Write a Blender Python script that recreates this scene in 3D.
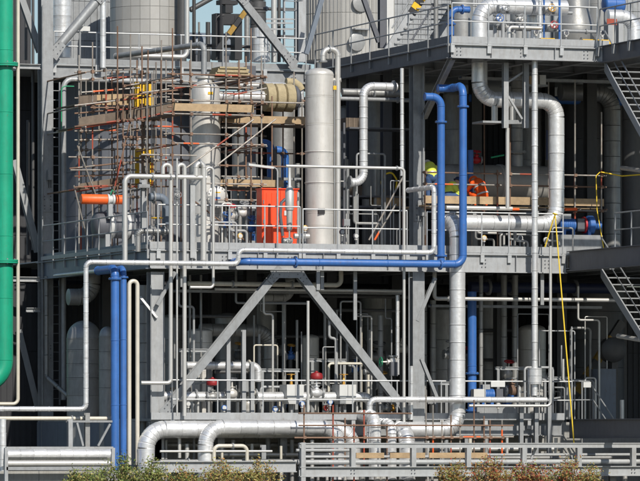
import bpy, math, random
from mathutils import Vector, Matrix
random.seed(7)
R = math.radians
sc = bpy.context.scene
col = sc.collection
for o in list(bpy.data.objects): bpy.data.objects.remove(o)

# ------------------------------------------------------------------ camera, sky, sun, exposure
A = R(20); D = 150.0; F = 4950.0; EYE = 1.7; HOR = 435.0      # long lens, plant turned 20 degrees to the view
fwd = Vector((math.sin(A), math.cos(A), 0)); rgt = Vector((math.cos(A), -math.sin(A), 0))
CAM = Vector((-D*math.sin(A), -D*math.cos(A), EYE))
cd = bpy.data.cameras.new('camera'); cam = bpy.data.objects.new('camera', cd); col.objects.link(cam)
cd.sensor_width = 36; cd.lens = 36*F/640; cd.shift_y = (HOR-240.5)/640; cd.clip_start = 1; cd.clip_end = 6000
cam.location = CAM; cam.rotation_euler = (R(90), 0, -A); sc.camera = cam

SUN_EL = R(37); SUN_TURN = R(25)
s2 = (-fwd)*math.cos(SUN_TURN) + rgt*math.sin(SUN_TURN)
sun_dir = Vector((s2.x*math.cos(SUN_EL), s2.y*math.cos(SUN_EL), math.sin(SUN_EL)))
w = bpy.data.worlds.new('World'); sc.world = w; w.use_nodes = True
nt = w.node_tree; bg = nt.nodes['Background']
sky = nt.nodes.new('ShaderNodeTexSky'); sky.sky_type = 'NISHITA'; sky.sun_disc = False
sky.sun_elevation = SUN_EL; sky.sun_rotation = math.atan2(sun_dir.x, sun_dir.y)
sky.air_density = 1.0; sky.dust_density = 0.6; sky.ozone_density = 3.0
nt.links.new(sky.outputs[0], bg.inputs[0]); bg.inputs[1].default_value = 0.09
ld = bpy.data.lights.new('sun', 'SUN'); lo = bpy.data.objects.new('sun', ld); col.objects.link(lo)
ld.energy = 4.6; ld.angle = R(0.5); ld.color = (1.0, 0.95, 0.87)
lo.location = (0, -20, 40); lo.rotation_euler = sun_dir.to_track_quat('Z', 'Y').to_euler()
vs = sc.view_settings; vs.view_transform = 'Standard'; vs.look = 'None'; vs.exposure = 0.0; vs.gamma = 1; vs.use_curve_mapping = False

# ------------------------------------------------------------------ photo position -> place in the plant
def XO(px, v):
    d = fwd + rgt*((px-320)/F)
    t = (v-CAM.y)/d.y
    return CAM.x + t*d.x
def dep(x, v): return (Vector((x, v, 0))-Vector((CAM.x, CAM.y, 0))).dot(fwd)
def ZO(py, x, v): return EYE + (HOR-py)/F*dep(x, v)
def P(px, py, v):
    x = XO(px, v); return Vector((x, v, ZO(py, x, v)))
def VO(x, px):   # depth at which a line of constant X shows at column px
    lo_, hi_ = -60.0, 60.0
    for _ in range(60):
        m = (lo_+hi_)/2
        q = Vector((x, m, 0))-Vector((CAM.x, CAM.y, 0))
        p = 320 + F*q.dot(rgt)/q.dot(fwd)
        if p > px: lo_ = m
        else: hi_ = m
    return (lo_+hi_)/2
PX = 1/33.0      # metres per photo pixel near the front of the plant

# ------------------------------------------------------------------ materials
MATS = {}
def mat(name, c, metal=0.0, rough=0.5, var=0.12, scale=3.0, dirt=0.0, dirtc=(0.12, 0.09, 0.06), bump=0.0, bscale=40.0, orand=0.0, streak=True, spec=0.5, rust=0.0):
    m = bpy.data.materials.new(name); m.use_nodes = True; t = m.node_tree; N = t.nodes; L = t.links
    b = N['Principled BSDF']; b.inputs['Metallic'].default_value = metal; b.inputs['Roughness'].default_value = rough
    b.inputs['Specular IOR Level'].default_value = spec
    g = N.new('ShaderNodeNewGeometry'); mp = N.new('ShaderNodeMapping'); L.new(g.outputs['Position'], mp.inputs[0])
    n1 = N.new('ShaderNodeTexNoise'); n1.inputs['Scale'].default_value = scale; n1.inputs['Detail'].default_value = 6; n1.inputs['Roughness'].default_value = 0.65
    L.new(g.outputs['Position'], n1.inputs['Vector'])
    r1 = N.new('ShaderNodeMapRange'); r1.inputs[1].default_value = 0.25; r1.inputs[2].default_value = 0.75
    r1.inputs[3].default_value = 1-var; r1.inputs[4].default_value = 1+var
    L.new(n1.outputs[0], r1.inputs[0])
    val = r1.outputs[0]
    if orand:
        oi = N.new('ShaderNodeObjectInfo'); r2 = N.new('ShaderNodeMapRange'); r2.inputs[3].default_value = 1-orand; r2.inputs[4].default_value = 1+orand
        L.new(oi.outputs['Random'], r2.inputs[0]); mu = N.new('ShaderNodeMath'); mu.operation = 'MULTIPLY'
        L.new(val, mu.inputs[0]); L.new(r2.outputs[0], mu.inputs[1]); val = mu.outputs[0]
    vm = N.new('ShaderNodeVectorMath'); vm.operation = 'SCALE'; vm.inputs[0].default_value = c; L.new(val, vm.inputs['Scale'])
    out = vm.outputs[0]
    if dirt:
        mp.inputs['Scale'].default_value = (5, 5, 0.9) if streak else (1.5, 1.5, 1.5)
        n2 = N.new('ShaderNodeTexNoise'); n2.inputs['Scale'].default_value = 2.2; n2.inputs['Detail'].default_value = 8; n2.inputs['Roughness'].default_value = 0.7
        L.new(mp.outputs[0], n2.inputs['Vector'])
        r3 = N.new('ShaderNodeMapRange'); r3.inputs[1].default_value = 0.48; r3.inputs[2].default_value = 0.78; r3.inputs[4].default_value = dirt
        L.new(n2.outputs[0], r3.inputs[0])
        mx = N.new('ShaderNodeMix'); mx.data_type = 'RGBA'; L.new(r3.outputs[0], mx.inputs[0]); L.new(out, mx.inputs[6]); mx.inputs[7].default_value = (*dirtc, 1)
        out = mx.outputs[2]
        r4 = N.new('ShaderNodeMapRange'); r4.inputs[3].default_value = rough; r4.inputs[4].default_value = min(1, rough+0.35)
        L.new(r3.outputs[0], r4.inputs[0]); L.new(r4.outputs[0], b.inputs['Roughness'])
    if rust:
        n4 = N.new('ShaderNodeTexNoise'); n4.inputs['Scale'].default_value = 7.0; n4.inputs['Detail'].default_value = 10; n4.inputs['Roughness'].default_value = 0.75
        L.new(g.outputs['Position'], n4.inputs['Vector'])
        r5 = N.new('ShaderNodeMapRange'); r5.inputs[1].default_value = 0.62; r5.inputs[2].default_value = 0.70; r5.inputs[4].default_value = rust
        L.new(n4.outputs[0], r5.inputs[0]); mx2 = N.new('ShaderNodeMix'); mx2.data_type = 'RGBA'
        L.new(r5.outputs[0], mx2.inputs[0]); L.new(out, mx2.inputs[6]); mx2.inputs[7].default_value = (0.14, 0.07, 0.04, 1); out = mx2.outputs[2]
    L.new(out, b.inputs['Base Color'])
    if bump:
        n3 = N.new('ShaderNodeTexNoise'); n3.inputs['Scale'].default_value = bscale; n3.inputs['Detail'].default_value = 3
        L.new(g.outputs['Position'], n3.inputs['Vector'])
        bp = N.new('ShaderNodeBump'); bp.inputs['Strength'].default_value = bump; bp.inputs['Distance'].default_value = 0.02
        L.new(n3.outputs[0], bp.inputs['Height']); L.new(bp.outputs[0], b.inputs['Normal'])
    MATS[name] = m
    return m
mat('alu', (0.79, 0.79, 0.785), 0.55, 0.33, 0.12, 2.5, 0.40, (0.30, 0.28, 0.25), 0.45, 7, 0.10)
mat('alu_dull', (0.32, 0.32, 0.31), 0.45, 0.45, 0.15, 2.5, 0.4, (0.16, 0.14, 0.12), 0.25, 9, 0.10)  # duller cladding; base also lowered to deepen the shaded bays
mat('steel', (0.62, 0.60, 0.56), 0.35, 0.42, 0.10, 1.6, 0.30, (0.2, 0.17, 0.13), 0.1, 12, 0.03, rust=0.35)
mat('pipe_white', (0.60, 0.59, 0.56), 0.5, 0.4, 0.08, 3, 0.25, (0.25, 0.2, 0.15))
mat('cream', (0.60, 0.56, 0.47), 0.1, 0.42, 0.08, 3, 0.3, (0.28, 0.2, 0.12))
mat('galv', (0.285, 0.295, 0.30), 0.25, 0.5, 0.18, 4, 0.45, (0.14, 0.12, 0.10), 0.1, 30, 0.05, rust=0.65)
mat('galv_light', (0.36, 0.37, 0.375), 0.2, 0.48, 0.14, 4, 0.5, (0.19, 0.16, 0.13), 0.05, 30, 0.05, rust=0.65)
mat('galv_bridge', (0.36, 0.37, 0.37), 0.15, 0.5, 0.12, 4, 0.4, (0.2, 0.17, 0.14), 0.05, 30, 0.05, rust=0.35)
mat('grey_paint', (0.31, 0.32, 0.325), 0.0, 0.5, 0.10, 2, 0.3, (0.14, 0.11, 0.09), 0.05, 30, 0.03, rust=0.65)
mat('dark_grey', (0.10, 0.105, 0.12), 0.0, 0.5, 0.12, 2, 0.3, (0.06, 0.05, 0.05), rust=0.65)
mat('blue_grey', (0.15, 0.18, 0.22), 0.0, 0.5, 0.10, 2, 0.3, (0.08, 0.07, 0.06), rust=0.65)
mat('black', (0.02, 0.02, 0.022), 0.0, 0.5, 0.15, 3)
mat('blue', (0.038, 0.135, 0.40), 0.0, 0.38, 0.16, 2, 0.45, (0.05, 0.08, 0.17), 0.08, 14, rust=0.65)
mat('green', (0.012, 0.33, 0.19), 0.0, 0.36, 0.14, 1.5, 0.45, (0.02, 0.16, 0.10), 0.08, 10, rust=0.65)
mat('orange', (0.85, 0.13, 0.02), 0.0, 0.45, 0.08, 3, 0.3, (0.35, 0.07, 0.03), rust=0.65)
mat('orange_red', (0.82, 0.07, 0.012), 0.0, 0.45, 0.06, 2, 0.25, (0.4, 0.05, 0.03), rust=0.65)
mat('red', (0.42, 0.012, 0.02), 0.0, 0.4, 0.1, 3)
mat('faded_yellow', (0.34, 0.20, 0.03), 0.0, 0.6, 0.25, 5, 0.5, (0.1, 0.07, 0.03))
mat('red_dull', (0.27, 0.014, 0.018), 0.0, 0.5, 0.15, 4, 0.3, (0.1, 0.02, 0.02))
mat('rail', (0.50, 0.51, 0.51), 0.45, 0.4, 0.12, 5, 0.3, (0.22, 0.18, 0.14))
mat('yellow', (0.78, 0.46, 0.015), 0.0, 0.45, 0.1, 3, 0.3, (0.3, 0.18, 0.05))
mat('wood', (0.38, 0.27, 0.155), 0.0, 0.75, 0.22, 5, 0.4, (0.17, 0.12, 0.08), 0.3, 25, 0.18, False)
mat('wood_dark', (0.15, 0.115, 0.085), 0.0, 0.8, 0.22, 5, 0.3, (0.07, 0.05, 0.04), 0.3, 25, 0.2, False)
mat('scaf', (0.30, 0.28, 0.25), 0.35, 0.55, 0.25, 6, 0.6, (0.22, 0.10, 0.05), 0, 10, 0.25)
mat('scaf_rust', (0.20, 0.12, 0.08), 0.1, 0.7, 0.25, 6, 0.4, (0.10, 0.06, 0.04), 0, 10, 0.2)
mat('scaf_red', (0.38, 0.07, 0.035), 0.0, 0.6, 0.2, 6, 0.4, (0.2, 0.08, 0.05), 0, 10, 0.2)
mat('wool', (0.40, 0.33, 0.20), 0.0, 0.9, 0.2, 8, 0.3, (0.25, 0.2, 0.1), 0.6, 30, 0.05, False)
mat('tank_beige', (0.38, 0.37, 0.345), 0.15, 0.42, 0.06, 1.5, 0.2, (0.25, 0.22, 0.18), 0.08, 6, 0.05)
mat('concrete', (0.33, 0.325, 0.305), 0.0, 0.85, 0.12, 2, 0.5, (0.17, 0.15, 0.12), 0.3, 25)
mat('wall_sheet', (0.17, 0.18, 0.205), 0.1, 0.55, 0.08, 1.2, 0.25, (0.1, 0.1, 0.1), 0, 10, 0.04)
mat('wall_shade', (0.035, 0.036, 0.04), 0.1, 0.6, 0.1, 1.2, 0.3, (0.03, 0.03, 0.03), 0, 10, 0.1)  # back walls: the deep shade is put into this near-black colour
mat('shade_steel', (0.08, 0.08, 0.08), 0.2, 0.5, 0.15, 2, 0.3, (0.05, 0.045, 0.04), 0, 10, 0.15)  # darker steel for dim parts, with shade put into the colour
mat('white', (0.56, 0.56, 0.54), 0.0, 0.5, 0.05, 3, 0.15, (0.35, 0.32, 0.28))
mat('brass', (0.55, 0.30, 0.06), 0.4, 0.4, 0.1, 5)
mat('cable_green', (0.02, 0.30, 0.14), 0.0, 0.5, 0.1, 3)
mat('rope_yellow', (0.80, 0.55, 0.03), 0.0, 0.7, 0.1, 8)
mat('hivis', (0.72, 0.80, 0.10), 0.0, 0.8, 0.1, 6)
mat('reflective', (0.62, 0.64, 0.64), 0.2, 0.4, 0.05, 5)
mat('denim', (0.045, 0.09, 0.2), 0.0, 0.85, 0.15, 8)
mat('coverall', (0.9, 0.11, 0.01), 0.0, 0.8, 0.12, 6)
mat('skin', (0.5, 0.3, 0.21), 0.0, 0.6, 0.05, 8)
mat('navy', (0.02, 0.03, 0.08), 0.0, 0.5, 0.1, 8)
mat('ground', (0.10, 0.095, 0.07), 0.0, 0.95, 0.3, 0.8, 0.5, (0.05, 0.06, 0.03), 0.5, 6)
mat('bark', (0.10, 0.07, 0.045), 0.0, 0.9, 0.2, 10)
for i, c in enumerate([(0.12, 0.17, 0.045), (0.21, 0.24, 0.07), (0.33, 0.28, 0.09), (0.36, 0.19, 0.065), (0.32, 0.07, 0.045)]):
    m = mat('leaf%d' % i, c, 0.0, 0.6, 0.3, 4, spec=0.3)
    N = m.node_tree.nodes; b = N['Principled BSDF']
    b.inputs['Subsurface Weight'].default_value = 0.0

# ------------------------------------------------------------------ mesh helpers
def v3(a): return Vector(a)
class MB:
    def __init__(s): s.V = []; s.F = []
    def add(s, vs_, fs):
        k = len(s.V); s.V += [tuple(q) for q in vs_]; s.F += [tuple(i+k for i in f) for f in fs]; return s
    def box(s, a, b):
        x0, x1 = sorted((a[0], b[0])); y0, y1 = sorted((a[1], b[1])); z0, z1 = sorted((a[2], b[2]))
        return s.add([(x0,y0,z0),(x1,y0,z0),(x1,y1,z0),(x0,y1,z0),(x0,y0,z1),(x1,y0,z1),(x1,y1,z1),(x0,y1,z1)],
                     [(3,2,1,0),(4,5,6,7),(0,1,5,4),(1,2,6,5),(2,3,7,6),(3,0,4,7)])
    def obox(s, c, ax, ay, az):
        c = v3(c); q = []
        for k in (-1, 1):
            for i, j in ((-1,-1),(1,-1),(1,1),(-1,1)): q.append(c+ax*i+ay*j+az*k)
        return s.add(q, [(3,2,1,0),(4,5,6,7),(0,1,5,4),(1,2,6,5),(2,3,7,6),(3,0,4,7)])
    def bar(s, p0, p1, w_, h_, up=(0,0,1)):
        p0, p1 = v3(p0), v3(p1); d = (p1-p0); L = d.length; d.normalize(); u = v3(up)
        if abs(d.dot(u)) > 0.99: u = Vector((0,1,0))
        sx = d.cross(u).normalized(); u = sx.cross(d).normalized()
        return s.obox((p0+p1)/2, sx*w_/2, u*h_/2, d*L/2)
    def hbeam(s, p0, p1, w_, h_, up=(0,0,1), tf=0.02, tw=0.014):
        p0, p1 = v3(p0), v3(p1); d = (p1-p0); L = d.length; d.normalize(); u = v3(up)
        if abs(d.dot(u)) > 0.99: u = Vector((0,1,0))
        sx = d.cross(u).normalized(); u = sx.cross(d).normalized()
        a, b, t, q = w_/2, h_/2, tf, tw/2
        pr = [(-a,-b),(a,-b),(a,-b+t),(q,-b+t),(q,b-t),(a,b-t),(a,b),(-a,b),(-a,b-t),(-q,b-t),(-q,-b+t),(-a,-b+t)]
        vs_ = [p0+sx*x+u*y for x, y in pr]+[p1+sx*x+u*y for x, y in pr]; n = 12
        fs = [(i,(i+1)%n,(i+1)%n+n,i+n) for i in range(n)]
        for k, rv in ((0, True), (n, False)):
            for f in ((0,1,2,3,10,11),(3,4,9,10),(4,5,6,7,8,9)):
                f = tuple(i+k for i in f); fs.append(tuple(reversed(f)) if rv else f)
        return s.add(vs_, fs)
    def rings(s, rs, cap=True, closed=False):
        n = len(rs[0]); k = len(s.V)
        for r_ in rs: s.V += [tuple(q) for q in r_]
        m = len(rs)
        for i in range(m if closed else m-1):
            a = k+i*n; b = k+((i+1) % m)*n
            for j in range(n): s.F.append((a+j, a+(j+1) % n, b+(j+1) % n, b+j))
        if cap and not closed:
            s.F.append(tuple(reversed(range(k, k+n)))); s.F.append(tuple(range(k+(m-1)*n, k+m*n)))
        return s
    def sweep(s, pts, rad, n=12, cap=True):
        pts = [v3(p) for p in pts]; fr = frames(pts)
        if not hasattr(rad, '__len__'): rad = [rad]*len(pts)
        rs = []
        for p, (t, u, b), r_ in zip(pts, fr, rad):
            rs.append([p+(u*math.cos(2*math.pi*j/n)+b*math.sin(2*math.pi*j/n))*r_ for j in range(n)])
        return s.rings(rs, cap)
    def tube(s, p0, p1, r_, n=10): return s.sweep([p0, p1], r_, n)
    def lathe(s, o_, ax, prof, n=24, cap=True):
        o_ = v3(o_); ax = v3(ax).normalized(); u = ax.orthogonal().normalized()
        if abs(ax.z) > 0.9: u = Vector((1,0,0)); u = (u-ax*u.dot(ax)).normalized()
        b = ax.cross(u)
        rs = [[o_+ax*h+(u*math.cos(2*math.pi*j/n)+b*math.sin(2*math.pi*j/n))*max(r_, 1e-4) for j in range(n)] for h, r_ in prof]
        return s.rings(rs, cap)
    def torus(s, c, ax, Rm, r_, n=20, k=6):
        c = v3(c); ax = v3(ax).normalized(); u = ax.orthogonal().normalized(); b = ax.cross(u); rs = []
        for i in range(n):
            a = 2*math.pi*i/n; d = u*math.cos(a)+b*math.sin(a)
            rs.append([c+d*(Rm+r_*math.cos(2*math.pi*j/k))+ax*r_*math.sin(2*math.pi*j/k) for j in range(k)])
        return s.rings(rs, False, True)
    def prism(s, poly, ext):
        n = len(poly); a = [v3(p) for p in poly]; e = v3(ext)
        return s.add(a+[p+e for p in a], [tuple(reversed(range(n))), tuple(range(n, 2*n))]+[(i,(i+1)%n,(i+1)%n+n,i+n) for i in range(n)])
    def mesh(s, name, m, off=None, ang=38):
        me = bpy.data.meshes.new(name)
        if off is not None: V = [(x-off.x, y-off.y, z-off.z) for x, y, z in s.V]
        else: V = s.V
        me.from_pydata(V, [], s.F)
        for x in (m if isinstance(m, (list, tuple)) else [m]): me.materials.append(MATS[x])
        me.shade_smooth(); me.set_sharp_from_angle(angle=R(ang))
        return me
    def build(s, name, m, parent=None, ang=38):
        if not s.V: return None
        off = wloc(parent) if parent else Vector((sum(q[0] for q in s.V)/len(s.V), sum(q[1] for q in s.V)/len(s.V), min(q[2] for q in s.V)))
        o = bpy.data.objects.new(name, s.mesh(name, m, off, ang)); col.objects.link(o)
        if parent: o.parent = parent
        else: o.location = off
        return o
def wloc(o):
    p = Vector((0,0,0))
    while o is not None: p = p+o.location; o = o.parent
    return p
def frames(pts):
    n = len(pts); T = []
    for i in range(n):
        a = pts[max(0, i-1)]; b = pts[min(n-1, i+1)]; T.append((b-a).normalized())
    u = T[0].orthogonal().normalized(); out = []
    for i in range(n):
        if i:
            u = (u-T[i]*u.dot(T[i]))
            if u.length < 1e-6: u = T[i].orthogonal()
            u.normalize()
        out.append((T[i], u, T[i].cross(u)))
    return out
def thing(name, label, cat, loc, group=None):
    o = bpy.data.objects.new(name, None); col.objects.link(o); o.location = v3(loc); o.empty_display_size = 0.2
    o['label'] = label; o['category'] = cat
    if group: o['group'] = group
    return o
def tag(o, label, cat, group=None):
    o['label'] = label; o['category'] = cat
    if group: o['group'] = group
    return o
def part(mb, name, m, parent, ang=38):
    o = mb.build(name, m, parent, ang)
    if name in ('bolt_ring', 'bolt_group', 'foliage'): o['kind'] = 'stuff'
    return o
def inst(me, name, parent, loc, rot=(0,0,0)):
    o = bpy.data.objects.new(name, me); col.objects.link(o); o.parent = parent
    o.location = v3(loc)-wloc(parent); o.rotation_euler = rot; return o

# ------------------------------------------------------------------ pipes
def path(spec):
    px, py, v = spec[0]; cur = P(px, py, v); out = [cur.copy()]
    for c in spec[1:]:
        if c[0] == 'x': cur = Vector((XO(c[1], cur.y), cur.y, cur.z))
        elif c[0] == 'z': cur = Vector((cur.x, cur.y, ZO(c[1], cur.x, cur.y)))
        elif c[0] == 'v': cur = Vector((cur.x, c[1], cur.z))
        elif c[0] == 'd': cur = cur+Vector(c[1:])
        else: cur = P(c[1], c[2], c[3])
        out.append(cur.copy())
    return out
def bend(pts, br, step):
    """straight runs and elbows: list of (kind, [points])"""
    segs = []; cur = pts[0]
    for i in range(1, len(pts)-1):
        a, b, c = pts[i-1], pts[i], pts[i+1]
        d0 = (b-a).normalized(); d1 = (c-b).normalized(); th = d0.angle(d1)
        if th < 0.02: continue
        tl = min(br*math.tan(th/2), (b-cur).length*0.98, (c-b).length*(0.5 if i < len(pts)-2 else 0.98))
        r_ = tl/math.tan(th/2)
        s0 = b-d0*tl; s1 = b+d1*tl
        if (s0-cur).length > 1e-4: segs.append(('s', [cur, s0]))
        n = max(3, int(th*r_/step+0.5)); nrm = (d1-d0*d1.dot(d0)).normalized(); cen = s0+nrm*r_
        arc = [cen-nrm*r_*math.cos(th*k/n)+d0*r_*math.sin(th*k/n) for k in range(n+1)]; arc[0] = s0; arc[-1] = s1
        segs.append(('e', arc)); cur = s1
    if (pts[-1]-cur).length > 1e-4: segs.append(('s', [cur, pts[-1]]))
    return segs
def flange(parent, p, d, r_, m='galv', pair=True, bolts=8):
    mb = MB(); p = v3(p); d = v3(d).normalized(); t = max(0.02, r_*0.18)
    mb.lathe(p-d*t*1.1, d, [(0, r_*1.55), (t, r_*1.55)], 20)
    if pair: mb.lathe(p+d*t*0.1, d, [(0, r_*1.55), (t, r_*1.55)], 20)
    o = part(mb, 'flange', m, parent)
    bm = MB(); u = d.orthogonal().normalized(); b = d.cross(u)
    for k in range(bolts):
        a = 2*math.pi*k/bolts; q = p+(u*math.cos(a)+b*math.sin(a))*r_*1.32
        bm.tube(q-d*t*1.7, q+d*t*1.7, max(0.006, r_*0.09), 6)
    part(bm, 'bolt_ring', 'galv', o)
def pipe(label, spec, rpx, m='alu', seam=0.0, br=3.0, fl=(), cat='pipe', group=None, name='pipe', n=None, flm='galv', r=None, raw=False, lip=0.006):
    pts = spec if raw else path(spec)
    r_ = r if r else rpx*PX
    n = n or ((18 if seam else 10) if r_ < 0.05 else (20 if seam else 16) if r_ < 0.1 else 30)
    segs = bend(pts, br*r_, max(0.05, r_*0.55) if seam else max(0.03, r_*0.5))
    if not seam and not fl:
        line = []
        for k, q in segs: line += q if not line else q[1:]
        return tag(MB().sweep(line, r_, n).build(name, m), label, cat, group)
    root = thing(name, label, cat, pts[0], group)
    if not seam:
        line = []
        for k, q in segs: line += q if not line else q[1:]
        pw = part(MB().sweep(line, r_, n), 'pipe_wall', m, root)
        if r_ > 0.085:
            for k, q in segs:
                if k != 's': continue
                L = (q[1]-q[0]).length; d = (q[1]-q[0]).normalized(); c = max(1, int(L/1.9))
                for i in range(c+1):
                    part(MB().torus(q[0]+d*(L*i/c), d, r_, 0.011, n, 5), 'weld_seam', m, pw)
    else:
        for k, q in segs:
            if k == 's':
                L = (q[1]-q[0]).length; c = max(1, round(L/seam)); g = 0.010
                d = (q[1]-q[0]).normalized(); fr = [q[0]+d*(L*i/c) for i in range(c+1)]
                for i in range(c):
                    a, b = fr[i], fr[i+1]; l = (b-a).length; gg = min(g, l*0.2); jr = random.uniform(-0.003, 0.003)
                    part(MB().sweep([a, a+d*gg, b-d*gg*4, b-d*gg*3.6, b-d*gg, b], [r_-0.022, r_+jr, r_+jr, r_+lip+jr, r_+lip+jr, r_-0.022], n, True), 'cladding_section', m, root, 27)
            else:
                fr = frames(q)
                for i in range(len(q)-1):
                    a, b = q[i], q[i+1]; ta, tb = fr[i][0], fr[i+1][0]; l = (b-a).length; g = min(0.010, l*0.15)
                    rings = []
                    u0 = ta.cross(tb)
                    u0 = u0.normalized() if u0.length > 1e-6 else ta.orthogonal().normalized()
                    for w_, rr in ((0, r_-0.012), (0.12, r_), (0.84, r_+lip*0.6), (1, r_-0.012)):
                        c = a.lerp(b, w_); t = ta.lerp(tb, w_).normalized(); bb = t.cross(u0)
                        rings.append([c+(u0*math.cos(2*math.pi*j/n)+bb*math.sin(2*math.pi*j/n))*rr for j in range(n)])
                    part(MB().rings(rings, True), 'cladding_section', m, root, 27)
    for (si, fr_) in fl:       # flange at a fraction of straight run si
        st = [q for k, q in segs if k == 's'][si]
        flange(root, st[0].lerp(st[1], fr_), st[1]-st[0], r_, flm)
    return root

# ------------------------------------------------------------------ steelwork
def column(label, px, v, py0, py1, size=0.4, m='galv', name='steel_column', splices=(), cat='column', group=None):
    p0 = P(px, py0, v); p1 = Vector((p0.x, v, ZO(py1, p0.x, v)))
    root = thing(name, label, cat, (p0.x, v, min(p0.z, p1.z)), group)
    part(MB().hbeam(p0, p1, size, size, (0,1,0), 0.025, 0.016), 'shaft', m, root)
    for py in splices:
        z = ZO(py, p0.x, v); mb = MB().box((p0.x-size*0.46, v-size/2-0.03, z-0.3), (p0.x+size*0.46, v-size/2-0.001, z+0.3))
        pl = part(mb, 'splice_plate', m, root); bm = MB()
        for i in (-1, 1):
            for j in (-0.2, -0.1, 0.1, 0.2): bm.lathe((p0.x+i*size*0.25, v-size/2-0.028, z+j), (0,-1,0), [(0, 0.02), (0.022, 0.02)], 6)
        part(bm, 'bolt_group', 'dark_grey', pl)
    return root
def brace(label, a, b, w_=0.2, h_=0.2, m='galv', kind='h', name='diagonal_brace', cat='brace', up=(0,-1,0), gusset=True, group=None):
    a, b = v3(a), v3(b); root = thing(name, label, cat, a if a.z < b.z else b, group)
    if kind == 'h': part(MB().hbeam(a, b, w_, h_, up, 0.018, 0.012), 'member', m, root)
    elif kind == 'tube': part(MB().tube(a, b, w_/2, 18), 'member', m, root)
    else: part(MB().bar(a, b, w_, h_, up), 'member', m, root)
    if gusset:
        d = (b-a).normalized(); s_ = Vector((0,-1,0)).cross(d)
        for q, e in ((a, d), (b, -d)):
            bm = MB()
            for i in (-0.3, 0.3):
                for j_ in (-0.02, 0.12, 0.26): bm.lathe(q+e*(j_+0.06)+s_*w_*i+Vector((0, -h_*0.55-0.012, 0)), (0,-1,0), [(0, 0.018), (0.025, 0.018)], 6)
            part(bm, 'bolt_group', 'dark_grey', root)
            part(MB().prism([q-e*0.15-s_*w_*0.7+Vector((0,-h_*0.55,0)), q+e*0.42-s_*w_*0.45+Vector((0,-h_*0.55,0)), q+e*0.42+s_*w_*0.45+Vector((0,-h_*0.55,0)), q-e*0.15+s_*w_*0.7+Vector((0,-h_*0.55,0))], (0, -0.014, 0)), 'gusset_plate', m, root)
    return root
def railing(label, pts, h=1.1, m='rail', post=1.4, toe=0.0, mids=(0.55,), rr=0.023, name='guard_railing', brk=True, group=None, ends=True):
    pts = [v3(p) for p in pts]; root = thing(name, label, 'railing', pts[0], group)
    up = Vector((0,0,1))
    part(MB().sweep([p+up*h for p in pts], rr, 8), 'top_rail', m, root)
    for f_ in mids: part(MB().sweep([p+up*h*f_ for p in pts], rr*0.9, 8), 'mid_rail', m, root)
    for i in range(len(pts)-1):
        a, b = pts[i], pts[i+1]; L = (b-a).length; c = max(1, round(L/post)); d = (b-a).normalized(); s_ = d.cross(up).normalized()
        for k in range(c+1):
            if k == c and i < len(pts)-2: continue
            q = a.lerp(b, k/c); mb = MB().tube(q+up*(-0.28 if brk else 0.0), q+up*h, rr, 8)
            po = part(mb, 'post', m, root)
            if brk: part(MB().bar(q+s_*0.04+up*-0.30, q+s_*0.04+up*-0.02, 0.12, 0.07), 'post_bracket', m, po)
        if toe: part(MB().bar(a-s_*0.035+up*toe/2, b-s_*0.035+up*toe/2, 0.014, toe), 'toe_board', m, root)
    return root
def ladder(label, px, v, py0, py1, wid=0.42, m='galv', step=0.3, cage=False):
    p0 = P(px, py0, v); z1 = ZO(py1, p0.x, v); z0 = p0.z
    if z0 > z1: z0, z1 = z1, z0
    root = thing('ladder', label, 'ladder', (p0.x, v, z0))
    for s_ in (-1, 1): part(MB().box((p0.x+s_*wid/2-0.02, v-0.035, z0), (p0.x+s_*wid/2+0.02, v+0.035, z1)), 'side_rail', m, root)
    me = MB().tube((-wid/2, 0, 0), (wid/2, 0, 0), 0.014, 6).mesh('rung', m)
    z = z0+0.2
    while z < z1: inst(me, 'rung', root, (p0.x, v, z)); z += step
    if cage:
        z = z0+2
        while z < z1:
            part(MB().sweep([(p0.x-wid/2, v, z), (p0.x-wid*0.8, v-0.35, z), (p0.x, v-0.68, z), (p0.x+wid*0.8, v-0.35, z), (p0.x+wid/2, v, z)], 0.015, 6), 'cage_hoop', m, root); z += 0.75
    return root
def wheel(parent, c, ax, rad, m='red', spokes=4):
    mb = MB().torus(c, ax, rad, rad*0.11, 18, 6); ax = v3(ax).normalized(); u = ax.orthogonal().normalized(); b = ax.cross(u)
    for k in range(spokes):
        a = math.pi*2*k/spokes; mb.tube(v3(c), v3(c)+(u*math.cos(a)+b*math.sin(a))*rad, rad*0.08, 6)
    mb.lathe(v3(c)-ax*rad*0.15, ax, [(0, rad*0.22), (rad*0.3, rad*0.22)], 10)
    return part(mb, 'handwheel', m, parent)
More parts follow.
